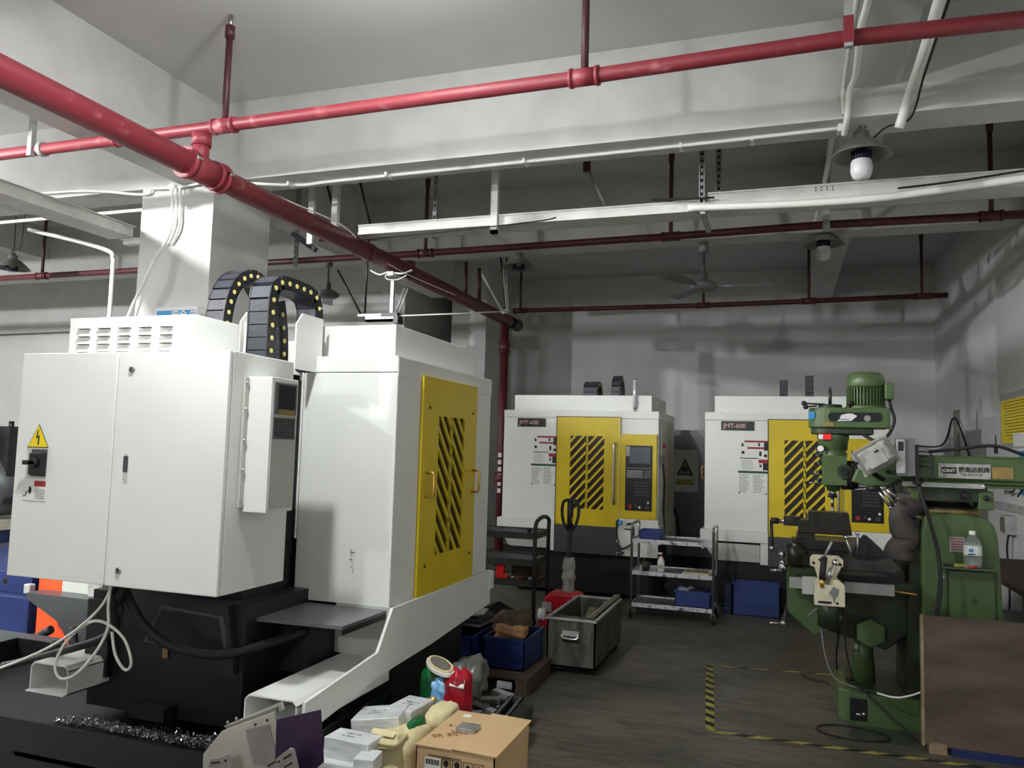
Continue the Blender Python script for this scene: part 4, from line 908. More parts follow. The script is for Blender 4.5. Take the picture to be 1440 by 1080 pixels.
for x, y in ((1.6,6.35),(2.07,6.35),(1.6,8.25),(2.07,8.25)): MB().box(x-.03,x+.03,y-.03,y+.03,0,.74,rackm).build('leg', t)
MB().box(1.58,2.1,6.33,8.27,.3,.33,rackm).build('lower_shelf', t)
MB().cyl((1.70,6.55,.81),(1.78,6.6,.93),.028,orange if False else brass,n=10).cyl((1.78,6.6,.93),(1.8,6.62,1.02),.01,steel,n=8).build('screwdriver', None, 'amber handled tool standing on the dark bench at the right edge', 'screwdriver')
MB().cyl((1.9,6.5,.78),(1.9,6.5,1.05),.05,black,n=16).cyl((1.9,6.5,1.05),(1.88,6.5,1.12),.02,black,n=12).build('black_can', None, 'black can on the dark bench at the right edge', 'can')
MB().box(1.72,2.08,6.38,6.52,.78,.82,redp if False else inkred).build('red_tray', None, 'dull red tray lying on the dark bench', 'tray')
MB().box(1.66,1.69,6.3,6.33,.5,.72,paper2).tube(spline([(1.72,6.9,.86),(1.85,6.8,.95),(2.0,6.7,.92)],5),.008,steel).build('clutter', None, 'steel rod and offcut lying on the dark bench', 'tool') if False else None
# small coat pegs / strips on the right wall
mb = MB().box(XR-.03,XR-.001,11.35,11.6,1.2,2.3,lampgrey); mb.build('wall_strip', None, 'grey vertical strip on the right wall near the corner', 'strip')
MB().tube(spline([(1.6,12.9,1.9),(XR-.05,12.4,1.85),(XR-.05,11.4,2.2),(XR-.05,10.4,1.55)],6),.012,rubber).build('black_cable', None, 'black cable peaking on the right wall above the green ram', 'cable')
MB().tube(spline([(1.44,5.5,1.70),(1.35,5.42,1.70),(1.2,5.40,1.745),(1.0,5.40,1.72),(.85,5.40,1.70)],6),.01,rubber).build('black_cable', None, 'black cable lying over the top of the green ram', 'cable')
MB().cyl((1.215,5.42,1.75),(1.215,5.42,1.70),.011,ink,n=10).cyl((1.215,5.42,1.81),(1.215,5.42,1.75),.004,ink,n=8).build('small_screwdriver', None, 'small black screwdriver standing on the green ram before the yellow poster', 'screwdriver')
# ---------------------------------------------------------------- floor marking
def hazard(name, label, p0, p1, w=.055, step=.075):
    a = Vector((p0[0],p0[1],0)); b = Vector((p1[0],p1[1],0)); d = (b-a); L = d.length; d.normalize(); n = Vector((-d.y,d.x,0))
    mb = MB(); k = 0; s = 0; z = .0015; sh = step*.65
    while s < L-.01:
        e = min(s+step, L); m = tapey if k % 2 == 0 else tapeb
        q = [a+d*s-n*w/2, a+d*e-n*w/2, a+d*(e+sh)+n*w/2, a+d*(s+sh)+n*w/2]
        mb.add([(p.x,p.y,z) for p in q]+[(p.x,p.y,.0002) for p in q], [(0,1,2,3),(7,6,5,4),(0,4,5,1),(1,5,6,2),(2,6,7,3),(3,7,4,0)], m); s = e; k += 1
    return mb.build(name, None, label, 'floor tape')
hazard('hazard_tape','yellow and black floor tape strip running straight away from the camera',(-.405,4.98),(-.535,6.50))
hazard('hazard_tape','yellow and black floor tape strip nearest the camera before mill and board',(-.39,4.99),(1.6,5.02),w=.042,step=.10)
hazard('hazard_tape','worn pale floor tape strip farthest from the camera, ending at the mill foot',(-.49,6.50),(.36,6.62),w=.03,step=.12)
MB().prism([(.42,5.20),(.62,5.18),(.74,5.25),(.74,5.44),(.42,5.44),(.38,5.3)],'z',.0003,.003,floor_patch).build('floor_plate', None, 'flat dark green grey patch on the floor at the mill foot', 'plate')
# ---------------------------------------------------------------- service cart (stainless)
def cart(name, label, loc, L, W, zs, hz, mat, rim, wheel=.05, back=True):
    t = thing(name, label, 'cart', loc); x0, y0 = loc[0], loc[1]
    for sx in (0, L):
        x = x0+sx
        pts = [(x,y0,wheel*1.9),(x,y0,hz-.05),(x,y0+.03,hz),(x,y0+W-.03,hz),(x,y0+W,hz-.05),(x,y0+W,wheel*1.9)]
        MB().tube([Vector(pts[0])]+spline(pts[1:5],4)+[Vector(pts[5])],.014,mat,n=10).build('end_frame', t)
    for z in zs:
        mb = MB().box(x0+.01,x0+L-.01,y0+.005,y0+W-.005,z-.004,z,mat)
        mb.box(x0+.01,x0+L-.01,y0-.012,y0-.006,z-.03,z+.01,rim).box(x0+.01,x0+L-.01,y0+W+.006,y0+W+.012,z-.03,z+.01,rim).box(x0,x0+.006,y0,y0+W,z-.03,z+.01,rim).box(x0+L-.006,x0+L,y0,y0+W,z-.03,z+.01,rim)
        mb.build('shelf', t)
    for sx in (.0,L):
        for sy in (.0,W):
            x = x0+sx; y = y0+sy
            w = MB().cyl((x-.014,y,wheel),(x+.014,y,wheel),wheel,rubber,n=20).cyl((x-.016,y,wheel),(x+.016,y,wheel),wheel*.55,paper2,n=14)
            c = w.build('caster', t); MB().box(x-.02,x+.02,y-.02,y+.02,wheel*1.1,wheel*2.0,mat).build('fork', c)
    return t
rimm = M('tape_patched_rim', (214,216,216), .4, metal=.2, col2=(70,86,130), scale=14, lo=.52, hi=.66, stretch=(1.2,1,1))
sc = cart('service_cart', 'three tier steel service cart with patched white rims in front of the back machines', (-1.43,8.0,0), .80, .42, (.14,.455,.77), .92, steel, rimm)
def crate(name, label, x0, x1, y0, y1, z0, z1, m, fill=None, group=None, ribs=4):
    t = thing(name, label, 'crate', ((x0+x1)/2,(y0+y1)/2,z0), group)
    th = .008; mb = MB().box(x0,x1,y0,y1,z0,z0+th,m).box(x0,x1,y0,y0+th,z0,z1,m).box(x0,x1,y1-th,y1,z0,z1,m).box(x0,x0+th,y0,y1,z0,z1,m).box(x1-th,x1,y0,y1,z0,z1,m)
    for r in ((x0-.008,x1+.008,y0-.008,y0),(x0-.008,x1+.008,y1,y1+.008),(x0-.008,x0,y0,y1),(x1,x1+.008,y0,y1)): mb.box(r[0],r[1],r[2],r[3],z1-.02,z1,m).box(r[0],r[1],r[2],r[3],z0+(z1-z0)*.3,z0+(z1-z0)*.3+.006,m)
    for k in range(1,ribs+1):
        x = x0+(x1-x0)*k/(ribs+1); mb.box(x-.004,x+.004,y0-.006,y0,z0,z1,m)
    mb.build('box', t); return t
crate('plastic_crate', 'blue plastic crate of rags on the bottom shelf of the service cart', -1.0,-.66,8.03,8.36,.145,.30,blue)
mb = MB(); rr = random.Random(9)
for k in range(9): mb.sph((-.96+k*.03,8.1+rr.random()*.2,.285),.035,paper2 if k < 4 else rubber,n=8,sc=(1,1,.8))
mb.build('rags', None, 'crumpled white and dark rags in the blue crate on the service cart', 'rags')
crate('parts_bin', 'small blue bin on the top shelf of the service cart', -1.36,-1.14,8.02,8.3,.775,.86,blue,ribs=0)
t = thing('spray_bottle', 'white spray bottle on the middle shelf of the service cart', 'bottle', (-1.15,8.1,.456))
MB().lathe((-1.15,8.1,.457),[(.001,0),(.035,0),(.036,.02),(.036,.10),(.02,.135),(.013,.15)],bottlew,n=20).build('body', t)
MB().cyl((-1.15,8.1,.607),(-1.15,8.1,.63),.016,inkred,n=12).box(-1.18,-1.14,8.09,8.11,.63,.645,paper).build('trigger_head', t)
MB().box(-1.172,-1.128,8.062,8.066,.49,.53,paper2).build('label', t)
MB().cyl((-1.30,8.09,.457),(-1.30,8.09,.54),.038,dgreen,n=16,r1=.042).cyl((-1.30,8.09,.5),(-1.34,8.09,.66),.004,steel,n=6).build('green_cup', None, 'green cup holding a rod on the middle shelf of the service cart', 'cup')
mb = MB()
for k in range(4): mb.cbox((-.80,8.15,.462+k*.006),(.27-k*.015,.22,.005),(paper,sack,paper,woode)[k],rot(0,0,k*3-4))
mb.build('paper_stack', None, 'stack of pale paper sheets on the middle shelf of the service cart', 'papers')
MB().cbox((-.98,8.22,.465),(.16,.1,.018),rackm).build('steel_plate', None, 'dark steel plate lying at the back of the middle cart shelf', 'plate')
crate('plastic_crate', 'large blue ribbed crate on the floor between service cart and green mill', -.48,-.02,8.62,8.80,.0,.335,blue,ribs=5)
MB().box(-.56,-.50,8.62,8.8,.0,.30,bluep).build('blue_board', None, 'dull blue board leaning beside the large blue crate', 'board')
# safety panel between m2 and m3
t = thing('warning_cabinet', 'dark grey machine side panel with triangular warning sign between the back machines', 'cabinet', (-1.0,11.5,0))
MB().prism([(-1.60,.2),(-.55,.2),(-.55,1.60),(-1.10,1.98),(-1.60,1.98)],'y',11.5,12.3,shelfgrey).box(-1.58,-.57,11.49,11.5,1.0,1.02,lampgrey).box(-1.58,-.57,11.55,12.2,.0,.2,black).build('body', t)
mb = MB().box(-1.46,-1.12,11.485,11.5,1.10,1.70,mwhite2).prism([(-1.425,1.335),(-1.19,1.335),(-1.305,1.575)],'y',11.478,11.485,ink).prism([(-1.39,1.355),(-1.225,1.355),(-1.305,1.53)],'y',11.474,11.479,lampgrey).sph((-1.305,11.472,1.42),.035,ink,n=10,sc=(1.2,.1,1)).box(-1.43,-1.19,11.478,11.485,1.20,1.28,tapey)
mb.build('warning_sign', t)
MB().tube(spline([(-1.5,11.4,.9),(-1.44,11.3,.86),(-1.38,11.25,.75),(-1.35,11.2,.5)],5),.02,rubber).tube(spline([(-1.5,11.4,.9),(-1.4,11.3,.8),(-1.42,11.25,.6)],5),.014,rubber).build('cable_tangle', t)
# ---------------------------------------------------------------- steel rack trolley at centre
t = thing('rack_trolley', 'dull steel three tier trolley before the left back machine', 'trolley', (-2.5,7.3,0))
for z in (.85,.60,.41):
    MB().box(-2.95,-2.20,7.15,7.60,z-.006,z,rackm).box(-2.95,-2.20,7.14,7.15,z-.05,z+.012,rackm).box(-2.95,-2.2,7.6,7.61,z-.05,z+.012,rackm).box(-2.20,-2.19,7.14,7.61,z-.05,z+.01,rackm).build('shelf', t)
for x, y in ((-2.94,7.15),(-2.94,7.60)): MB().box(x-.015,x+.015,y-.015,y+.015,.0,.86,rackm).build('post', t)
MB().tube([Vector((-2.19,7.15,0.0))]+spline([(-2.19,7.15,.86),(-2.185,7.17,.96),(-2.18,7.37,1.0),(-2.185,7.58,.96),(-2.19,7.6,.86)],5)+[Vector((-2.19,7.6,.0))],.02,rackm,n=10).build('end_frame', t)
for x in (-2.94,-2.19):
    for y in (7.15,7.6): MB().cyl((x-.015,y,.04),(x+.015,y,.04),.04,rubber,n=14).build('caster', t)
MB().cyl((-2.78,7.25,.86),(-2.72,7.25,.86),.03,brass,n=12,r1=.02).sph((-2.77,7.25,.88),.03,tapey,n=10,sc=(1.5,1,.6)).build('yellow_rag', None, 'small yellow cloth on top of the dull steel trolley', 'cloth')
MB().sph((-2.27,7.22,.875),.025,ink,n=12).build('rubber_ball', None, 'small black ball on top of the dull steel trolley', 'ball')
t = thing('heat_gun', 'bright red plastic tool standing on the lowest shelf of the steel trolley', 'tool', (-2.53,7.2,.41))
MB().prism([(-2.59,.412),(-2.46,.412),(-2.46,.445),(-2.505,.455),(-2.49,.59),(-2.57,.59),(-2.58,.46)],'y',7.17,7.23,redbright).build('body', t, bevel=.01)
MB().cyl((-2.53,7.2,.59),(-2.53,7.2,.605),.025,ink,n=12).build('nozzle', t)
MB().box(-2.45,-2.22,7.25,7.45,.411,.56,brownsack).build('brown_carton', None, 'brown carton beside the bright red tool on the trolley', 'carton')
for k, (x, z) in enumerate(((-2.43,.426),(-2.37,.426),(-2.31,.426),(-2.26,.426))):
    MB().cyl((x,7.19,z),(x+.035,7.2,z+.01),.014,(steel,inkred,ink,paper2)[k],n=10).build('small_part', None, ['short steel part','dark red part','black part','pale part'][k]+' lying in front of the brown carton on the trolley', 'part', group='small parts on the trolley')
MB().box(-2.92,-2.25,6.75,7.1,.02,.14,rackm).prism([(-2.92,.14),(-2.5,.22),(-2.3,.14)],'y',6.8,7.08,black).build('metal_tray', None, 'low grey metal tray with black lump below the steel trolley', 'tray')
# ---------------------------------------------------------------- pallet jack
t = thing('pallet_jack', 'pallet truck with black loop handle and red pump housing behind the steel crate', 'pallet jack', (-1.79,6.75,0))
MB().tube(spline([(-1.79,6.9,.93),(-1.84,6.9,.98),(-1.865,6.9,1.08),(-1.855,6.9,1.18),(-1.79,6.9,1.205),(-1.725,6.9,1.18),(-1.715,6.9,1.08),(-1.74,6.9,.98)],6,closed=True),.014,ink,n=10,closed=True).build('handle_loop', t)
MB().cyl((-1.79,6.9,.95),(-1.79,6.88,.45),.022,ink,n=14).cyl((-1.79,6.9,1.2),(-1.79,6.9,.95),.028,ink,n=14).cyl((-1.76,6.87,1.06),(-1.755,6.85,1.0),.008,brass,n=8).build('drawbar', t)
mb = MB(); zs = [.70,.66,.62,.57,.52,.47,.42,.37,.33]; rs = [.045,.055,.06,.052,.064,.05,.055,.048,.04]
mb.lathe((-1.79,6.89,0),[(r,z) for r,z in zip(rs,zs)],skinwhite,n=9,smooth=False).build('rag_wrap', t, label='tattered grey cloth wrapped round the stem')
MB().prism([(-1.98,.22),(-1.66,.22),(-1.66,.38),(-1.70,.40),(-1.93,.40),(-1.97,.35)],'y',6.75,6.98,redp).cyl((-1.79,6.86,.22),(-1.79,6.86,.40),.05,redp).build('pump_housing', t, bevel=.02)
MB().box(-1.985,-1.90,6.735,6.75,.24,.32,paper2).build('label', t)
MB().cyl((-1.86,6.86,.09),(-1.72,6.86,.09),.09,rubber,n=20).build('steer_wheel', t)
for x in (-2.0,-1.62): MB().box(x-.075,x+.075,6.95,8.05,.06,.12,redp).build('fork', t)
# ---------------------------------------------------------------- worn steel crate
t = thing('steel_crate', 'worn grey open steel crate with a drop handle on the floor at centre', 'crate', (-1.48,6.3,0))
x0,x1,y0,y1,z1 = -1.66,-1.29,5.78,6.75,.40; th = .012; zb = .05
mb = MB().box(x0,x1,y0,y1,zb,zb+th,darkbox).box(x0,x1,y0,y0+th,zb,z1,darkbox).box(x0,x1,y1-th,y1,zb,z1,darkbox).box(x0,x0+th,y0,y1,zb,z1,darkbox).box(x1-th,x1,y0,y1,zb,z1,darkbox)
mb.build('body', t)
mb = MB()
for r in ((x0-.008,x1+.008,y0-.008,y0+.014),(x0-.008,x1+.008,y1-.014,y1+.008),(x0-.008,x0+.014,y0,y1),(x1-.014,x1+.008,y0,y1)): mb.box(r[0],r[1],r[2],r[3],z1-.01,z1+.004,galv)
mb.build('rim', t)
MB().box(x0+.012,x1-.012,y0+.15,y0+.16,.25,z1-.01,darkbox).build('divider', t)
MB().tube(spline([(-1.53,y0-.01,.30),(-1.535,y0-.03,.27),(-1.475,y0-.035,.262),(-1.42,y0-.03,.27),(-1.425,y0-.01,.30)],5),.008,chrome,n=8).box(-1.54,-1.41,y0-.01,y0,.28,.315,galv).box(-1.535,-1.42,y0-.008,y0,.235,.25,black).build('handle', t, label='bright drop handle')
for x in (x0+.03,x1-.03):
    for y in (y0+.08,y1-.08): MB().cyl((x-.015,y,.026),(x+.015,y,.026),.026,rubber,n=12).build('caster', t)
MB().cbox((-1.34,6.35,.40),(.035,.85,.02),dgrey,rot(3,0,-3)).cbox((-1.37,6.35,.385),(.008,.85,.04),galv,rot(3,0,-3)).build('steel_channel', None, 'long dark steel channel resting in the worn steel crate', 'bar')
MB().cbox((-1.44,6.2,.33),(.06,.7,.02),dgrey,rot(2,0,8)).build('steel_strip', None, 'rusty strip lying inside the worn steel crate', 'bar')
# ---------------------------------------------------------------- pallet with blue crates
t = thing('wooden_pallet', 'dark wooden pallet under the blue crates at centre', 'pallet', (-1.95,5.6,0))
for k in range(4): MB().box(-2.55,-1.60,5.15+k*.155,5.27+k*.155,.10,.12,pallet).build('deck_board', t)
for x in (-2.5,-2.07,-1.65): MB().box(x-.04,x+.04,5.15,5.73,.0,.10,pallet).build('stringer', t)
crate('plastic_crate', 'blue crate on the pallet with brown sacks on top, beside the steel crate', -1.98,-1.68,5.30,5.75,.12,.33,bluep,ribs=0)
crate('plastic_crate', 'blue crate on the pallet nearest the white machine, paper sheets on top', -2.40,-2.03,5.20,5.75,.12,.34,bluep,ribs=0)
def lump(mb, c, r, m, seed, n=14, amp=.12):
    rr = random.Random(seed); ph = [rr.uniform(0,6) for _ in range(6)]
    o = len(mb.v); mb.sph(c, 1, m, n=n*2, sc=r)
    for i in range(o, len(mb.v)):
        p = mb.v[i]; d = Vector(((p.x-c[0])/r[0],(p.y-c[1])/r[1],(p.z-c[2])/r[2]))
        # squareness + wrinkles
        k = 1+amp*(math.sin(5*d.x+ph[0])*math.sin(4*d.y+ph[1])+.5*math.sin(9*d.z+ph[2]+3*d.x)+.4*math.sin(13*d.x+7*d.y+ph[3]))
        f = 1/max(abs(d.x),abs(d.y),abs(d.z),.6)**.55*.85
        mb.v[i] = Vector((c[0]+d.x*r[0]*k*f, c[1]+d.y*r[1]*k*f, c[2]+d.z*r[2]*k*f))
    return mb
lump(MB(),(-1.84,5.5,.40),(.15,.19,.09),brownsack,2).build('brown_sack', None, 'dark brown sack heaped on the blue crate beside the steel crate', 'sack')
lump(MB(),(-1.80,5.38,.37),(.13,.10,.06),cardd,4).build('brown_sack', None, 'lighter brown sack end bulging over the front of the blue crate', 'sack')
mb = MB()
for k in range(4): mb.cbox((-2.20,5.6-k*.02,.362+k*.022),(.30-k*.02,.30,.018),(paper2,dgrey,shelfgrey,purple)[k],rot(0,0,4*k-6))
mb.build('sheet_stack', None, 'stack of grey and violet sheets on the left blue crate', 'sheets')
MB().cbox((-2.18,5.55,.443),(.22,.2,.003),paper2,rot(2,3,8)).build('paper_sheet', None, 'single pale sheet on top of the stack on the left blue crate', 'paper')
lump(MB(),(-1.70,5.78,.42),(.035,.05,.05),paper2,8).build('white_bundle', None, 'small white wrapped bundle between brown sack and red pump housing', 'bundle')
# ---------------------------------------------------------------- foreground heap
t = thing('wooden_pallet', 'low pallet under the foreground heap of boxes and wrapped parts', 'pallet', (-1.55,3.3,0))
for k in range(4): MB().box(-1.80,-1.42,2.75+k*.26,2.90+k*.26,.10,.12,pallet).build('deck_board', t)
for x in (-1.76,-1.46): MB().box(x-.04,x+.04,2.75,3.90,.0,.10,pallet).build('stringer', t)
# carton
t = thing('cardboard_box', 'brown cardboard carton with printed handling marks at the bottom centre', 'box', (-1.23,3.2,0))
bx0,bx1,by0,by1,bz = -1.392,-1.055,2.985,3.425,.45
MB().box(bx0,bx1,by0,by0+.005,.0,bz-.002,card).box(bx0,bx1,by1-.005,by1,.0,bz-.002,card).box(bx0,bx0+.005,by0,by1,.0,bz-.002,card).box(bx1-.005,bx1,by0,by1,.0,bz-.002,card).box(bx0,bx1,by0,by1,.0,.005,card).build('carton_body', t)
xm = -1.235
MB().cbox(((bx0+xm-.003)/2,(by0+by1)/2,bz+.001),(xm-.004-bx0+.006,by1-by0+.006,.005),card,rot(0,0,0)).build('flap', t)
MB().cbox(((bx1+xm+.004)/2+.003,(by0+by1)/2,bz+.005),(bx1-xm-.004+.012,by1-by0+.014,.005),card,rot(0,1.5,0)).build('flap', t)
mb = MB().box(-1.345,-1.31,3.355,3.39,bz+.0036,bz+.0045,paper)
mb.text('铣 料', .05, top(-1.36,3.07,bz+.004,35), M('pencil_brown',(110,66,30),.7), depth=.0003).text('26', .04, top(-1.31,3.15,bz+.004,35), MATS['pencil_brown'], depth=.0003).text('6', .035, top(-1.35,3.22,bz+.004,30), ink, depth=.0003)
mb.build('pen_marks', t)
mb = MB().box(-1.352,-1.282,by0-.002,by0,.365,.41,paper)
for k in range(14): mb.box(-1.346+k*.0042,-1.346+k*.0042+(.002 if k % 3 else .003),by0-.003,by0-.001,.385,.405,ink)
for k in range(4):
    x = -1.30+k*.047; mb.box(x+.02,x+.06,by0-.002,by0-.0005,.372,.374,ink).box(x+.02,x+.06,by0-.002,by0-.0005,.412,.414,ink).box(x+.02,x+.022,by0-.002,by0-.0005,.372,.414,ink).box(x+.058,x+.06,by0-.002,by0-.0005,.372,.414,ink)
    if k in (0,1): mb.cyl((x+.04,by0-.002,.397),(x+.04,by0-.0005,.397),.012,ink,n=12).box(x+.038,x+.042,by0-.002,by0-.0005,.378,.39,ink)
    else: mb.prism([(x+.03,.38),(x+.05,.38),(x+.05,.395),(x+.04,.406),(x+.03,.395)],'y',by0-.002,by0-.0005,ink)
mb.box(-1.34,-1.2,by0-.0015,by0-.0005,.418,.421,ink).build('printed_marks', t)
MB().box(-1.295,-1.21,3.16,3.235,bz+.006,bz+.026,alum).build('aluminium_block', None, 'small bare aluminium block lying on top of the carton', 'block', bevel=.001)
# wrapped blocks: stacks of foil/film wrapped plates
def block(c, d, rz, label, layers=5, tilt=0, rx=0, wr=True):
    t = thing('wrapped_block', label, 'package', (c[0],c[1],c[2]-d[2]/2), 'film wrapped blocks in the foreground heap')
    X = tr(*c) @ rot(rx,tilt,rz)
    mb = MB(); mb.X = X; h = d[2]/layers; rr = random.Random(int(c[0]*1000))
    for k in range(layers):
        e = rr.uniform(-.003,.003); mb.box(-d[0]/2+e,d[0]/2+e,-d[1]/2-e,d[1]/2-e,-d[2]/2+k*h+.0012,-d[2]/2+(k+1)*h-.0012,wrap)
    mb.build('plates', t, bevel=.0015)
    mb = MB(); mb.X = X; o = len(mb.v); mb.box(-d[0]/2-.004,d[0]/2+.004,-d[1]/2-.004,d[1]/2+.004,-d[2]/2-.003,d[2]/2+.004,filmm)
    mb.build('film', t, bevel=.003)
    if wr:
        mb = MB(); 
        for j in range(2):
            mb.text(('1580 4 18','21 4007')[j], .018, X @ tr(-d[0]*.25,.012-j*.03,d[2]/2+.0045), ink, depth=.0002)
        mb.build('pen_writing', t)
    return t
filmm = M('clear_film', (226,229,229), .25, metal=.12, col2=(196,199,199), scale=16, bump=.5, lo=.4, hi=.75, stretch=(.6,1,3))
block((-1.66,2.955,.415),(.20,.11,.075),-3,'film wrapped stack of plates with pen writing, front of the heap')
block((-1.70,2.93,.33),(.22,.14,.085),2,'crumpled film wrapped stack directly beneath the front written block', wr=False)
block((-1.70,3.27,.40),(.21,.18,.10),12,'film wrapped stack leaning at the back left of the heap', tilt=-7)
block((-1.63,3.41,.425),(.13,.20,.06),-6,'film wrapped stack lying on the cream sacks', layers=6)
block((-1.545,2.87,.40),(.075,.10,.05),8,'small film wrapped bundle between front block and sack', wr=False, layers=3)
block((-1.50,2.80,.34),(.11,.09,.06),-4,'low film wrapped bundle at the bottom edge of the heap', wr=False, layers=3)
block((-1.62,2.80,.228),(.18,.10,.215),5,'lowest film wrapped bundle left of the carton', wr=False, layers=3)
# sacks
lump(MB(),(-1.55,3.18,.29),(.12,.22,.17),sack,11,amp=.06).build('cream_sack', None, 'cream paper sack folded open beside the carton', 'sack')
lump(MB(),(-1.55,3.05,.425),(.075,.09,.03),sack,12,amp=.14).build('sack_fold', None, 'crumpled cream sack mouth below the upper wrapped block', 'sack')
lump(MB(),(-1.47,3.42,.40),(.07,.16,.075),sack,13,amp=.1).build('cream_sack', None, 'cream sack rising behind the carton left edge', 'sack')
lump(MB(),(-1.52,3.26,.42),(.035,.10,.035),baggreen,14,amp=.1).build('green_bag_edge', None, 'edge of a green printed bag under the upper wrapped block', 'bag')
MB().cbox((-1.56,3.02,.462),(.10,.035,.002),sack,rot(20,5,8)).build('sack_lip', None, 'upper lip of the cream sack mouth', 'sack')
# grocery bag with lid
t = thing('shopping_bag', 'glossy red, green and blue plastic bag standing in the heap behind the carton', 'bag', (-1.58,3.78,.12))
lump(MB(),(-1.52,3.72,.345),(.08,.10,.25),bagred,21,amp=.10).build('red_bag', t, label='shiny red side')
lump(MB(),(-1.68,3.80,.34),(.085,.10,.24),baggreen,22,amp=.12).build('green_bag', t, label='green side')
lump(MB(),(-1.60,3.70,.44),(.055,.06,.07),bagblue,23,amp=.15).build('blue_patch', t, label='blue and white printed patch')
lump(MB(),(-1.59,3.67,.36),(.045,.05,.05),bagblue,26,amp=.15).build('blue_patch', t)
MB().sph((-1.625,3.65,.40),.03,brass,n=12,sc=(1,.5,.8)).build('gold_patch', t)
pts = [(.11*math.cos(a),.052*math.sin(a)) for a in [2*PI*k/28 for k in range(28)]]
mb = MB(); mb.X = tr(-1.625,3.735,.55) @ rot(0,7,-44); mb.prism([(p[0]*1.1,p[1]*1.15) for p in pts],'z',-.012,.004,paper).prism(pts,'z',.0,.012,olive if False else sack); mb.prism([(p[0]*.85,p[1]*.8) for p in pts],'z',.011,.013,lampgrey)
mb.build('lid', None, 'flat oval plastic lid resting tilted on top of the shopping bag', 'lid')
MB().cbox((-1.50,3.66,.50),(.07,.05,.004),paper,rot(35,10,20)).build('receipt', None, 'pink white paper patch on the red side of the bag', 'paper')
# aluminium bars heap behind
rr = random.Random(31); k = 0
for (x,y,z,l,a) in ((-1.60,4.15,.19,.16,10),(-1.58,4.10,.22,.15,-8),(-1.62,4.12,.25,.15,4),(-1.56,4.28,.20,.12,30),(-1.52,4.25,.23,.10,-25),(-1.60,4.42,.24,.11,12),(-1.50,4.40,.21,.10,40),(-1.56,4.52,.25,.12,-12),(-1.47,4.20,.19,.09,15),(-1.64,4.35,.22,.12,-30),(-1.48,4.50,.17,.10,5),(-1.58,4.60,.28,.09,20)):
    MB().cbox((x,y,z-.05),(l,.06,.028),(alum,steel,alum,galv)[k%4],rot(rr.uniform(-8,8),rr.uniform(-8,8),a)).build('aluminium_offcut', None, 'small aluminium offcut in the heap behind the shopping bag', 'offcut', group='aluminium offcuts behind the bag', bevel=.0015); k += 1
MB().box(-1.72,-1.42,4.02,4.68,.02,.11,oily).build('dark_tray', None, 'dark oily tray under the aluminium offcuts', 'tray')
lump(MB(),(-1.66,4.25,.36),(.10,.14,.12),filmgrey,33,amp=.14).build('film_bag', None, 'crumpled grey film bag behind the shopping bag', 'bag')
MB().box(-1.76,-1.42,3.95,4.0,.0,.12,black).build('iron_block', None, 'black block under the crumpled film bag', 'block')
t = thing('steel_profile', 'black rectangular channel section lying behind the carton on the right', 'profile', (-1.40,4.15,.0))
mb = MB(); mb.X = tr(-1.405,4.13,.125) @ rot(0,0,4); mb.box(-.045,-.038,-.23,.23,-.125,.125,dgrey).box(.038,.045,-.23,.23,-.125,.125,dgrey).box(-.045,.045,-.23,.23,.04,.046,black).box(-.045,-.02,-.23,.23,.119,.125,dgrey).box(.02,.045,-.23,.23,.119,.125,dgrey).box(-.045,.045,-.23,-.224,-.125,.05,black).box(-.045,.045,.222,.23,-.125,.125,dgrey)
mb.build('body', t)
MB().box(-1.42,-1.39,4.50,4.54,.0,.03,tapey).build('yellow_scrap', None, 'small yellow scrap on the floor behind the black profile', 'scrap')
# ---------------------------------------------------------------- bent sheet metal covers at lower left
def sheetpart(name, label, poly, y, th, m, holes=(), slots=(), lip=0, tilt=0, piv=(0,0)):
    t = thing(name, label, 'sheet metal part', (poly[0][0], y, poly[0][1]))
    mb = MB(); mb.prism(poly,'y',y,y+th,m); mb.build('plate', t, bevel=.001)
    if holes or slots:
        mb = MB()
        for (x,z,r) in holes: mb.cyl((x,y-.0012,z),(x,y+.0,z),r,ink,n=14)
        for (x,z,l,a) in slots:
            P = [(x+l/2*math.cos(a)*s+.003*math.cos(a+PI/2+b), z+l/2*math.sin(a)*s+.003*math.sin(a+PI/2+b)) for s, b in ((1,PI),(1,0),(-1,0),(-1,PI))]
            mb.prism(P,'y',y-.0012,y,ink)
        mb.build('cut_outs', t)
    return t
a = sheetpart('sheet_cover', 'large pale bent sheet metal cover standing at the lower left', [(-1.80,.665),(-1.595,.755),(-1.555,.60),(-1.60,.30),(-1.86,.30),(-1.87,.58)], 2.30, .012, sheet, holes=[(-1.665,.705,.005),(-1.62,.725,.005)])
MB().prism([(-1.70,.685),(-1.61,.715),(-1.56,.58),(-1.66,.58)],'y',2.294,2.30,sheet2).build('inner_face', a)
MB().prism([(-1.815,.67),(-1.59,.78),(-1.58,.755),(-1.80,.665)],'y',2.33,2.34,sheet).prism([(-1.80,.675),(-1.60,.765),(-1.60,.735),(-1.79,.665)],'y',2.318,2.33,olive if False else lampgrey).build('back_flange', a)
for x, z in ((-1.765,.695),(-1.80,.678)): MB().cyl((x,2.33,z),(x,2.33,z+.012),.004,steel,n=8).build('stud', a)
sheetpart('sheet_bracket', 'smaller pale bracket with a slot at the far lower left edge of the sheet parts', [(-1.79,.595),(-1.725,.62),(-1.70,.56),(-1.70,.30),(-1.80,.30),(-1.80,.56)], 2.24, .008, sheet2, holes=[(-1.73,.60,.005)], slots=[(-1.77,.588,.035,.25)])
sheetpart('coated_plate', 'dark violet coated plate standing between the pale sheet parts', [(-1.557,.748),(-1.395,.80),(-1.375,.64),(-1.42,.60),(-1.42,.30),(-1.55,.30)], 2.26, .006, purple)
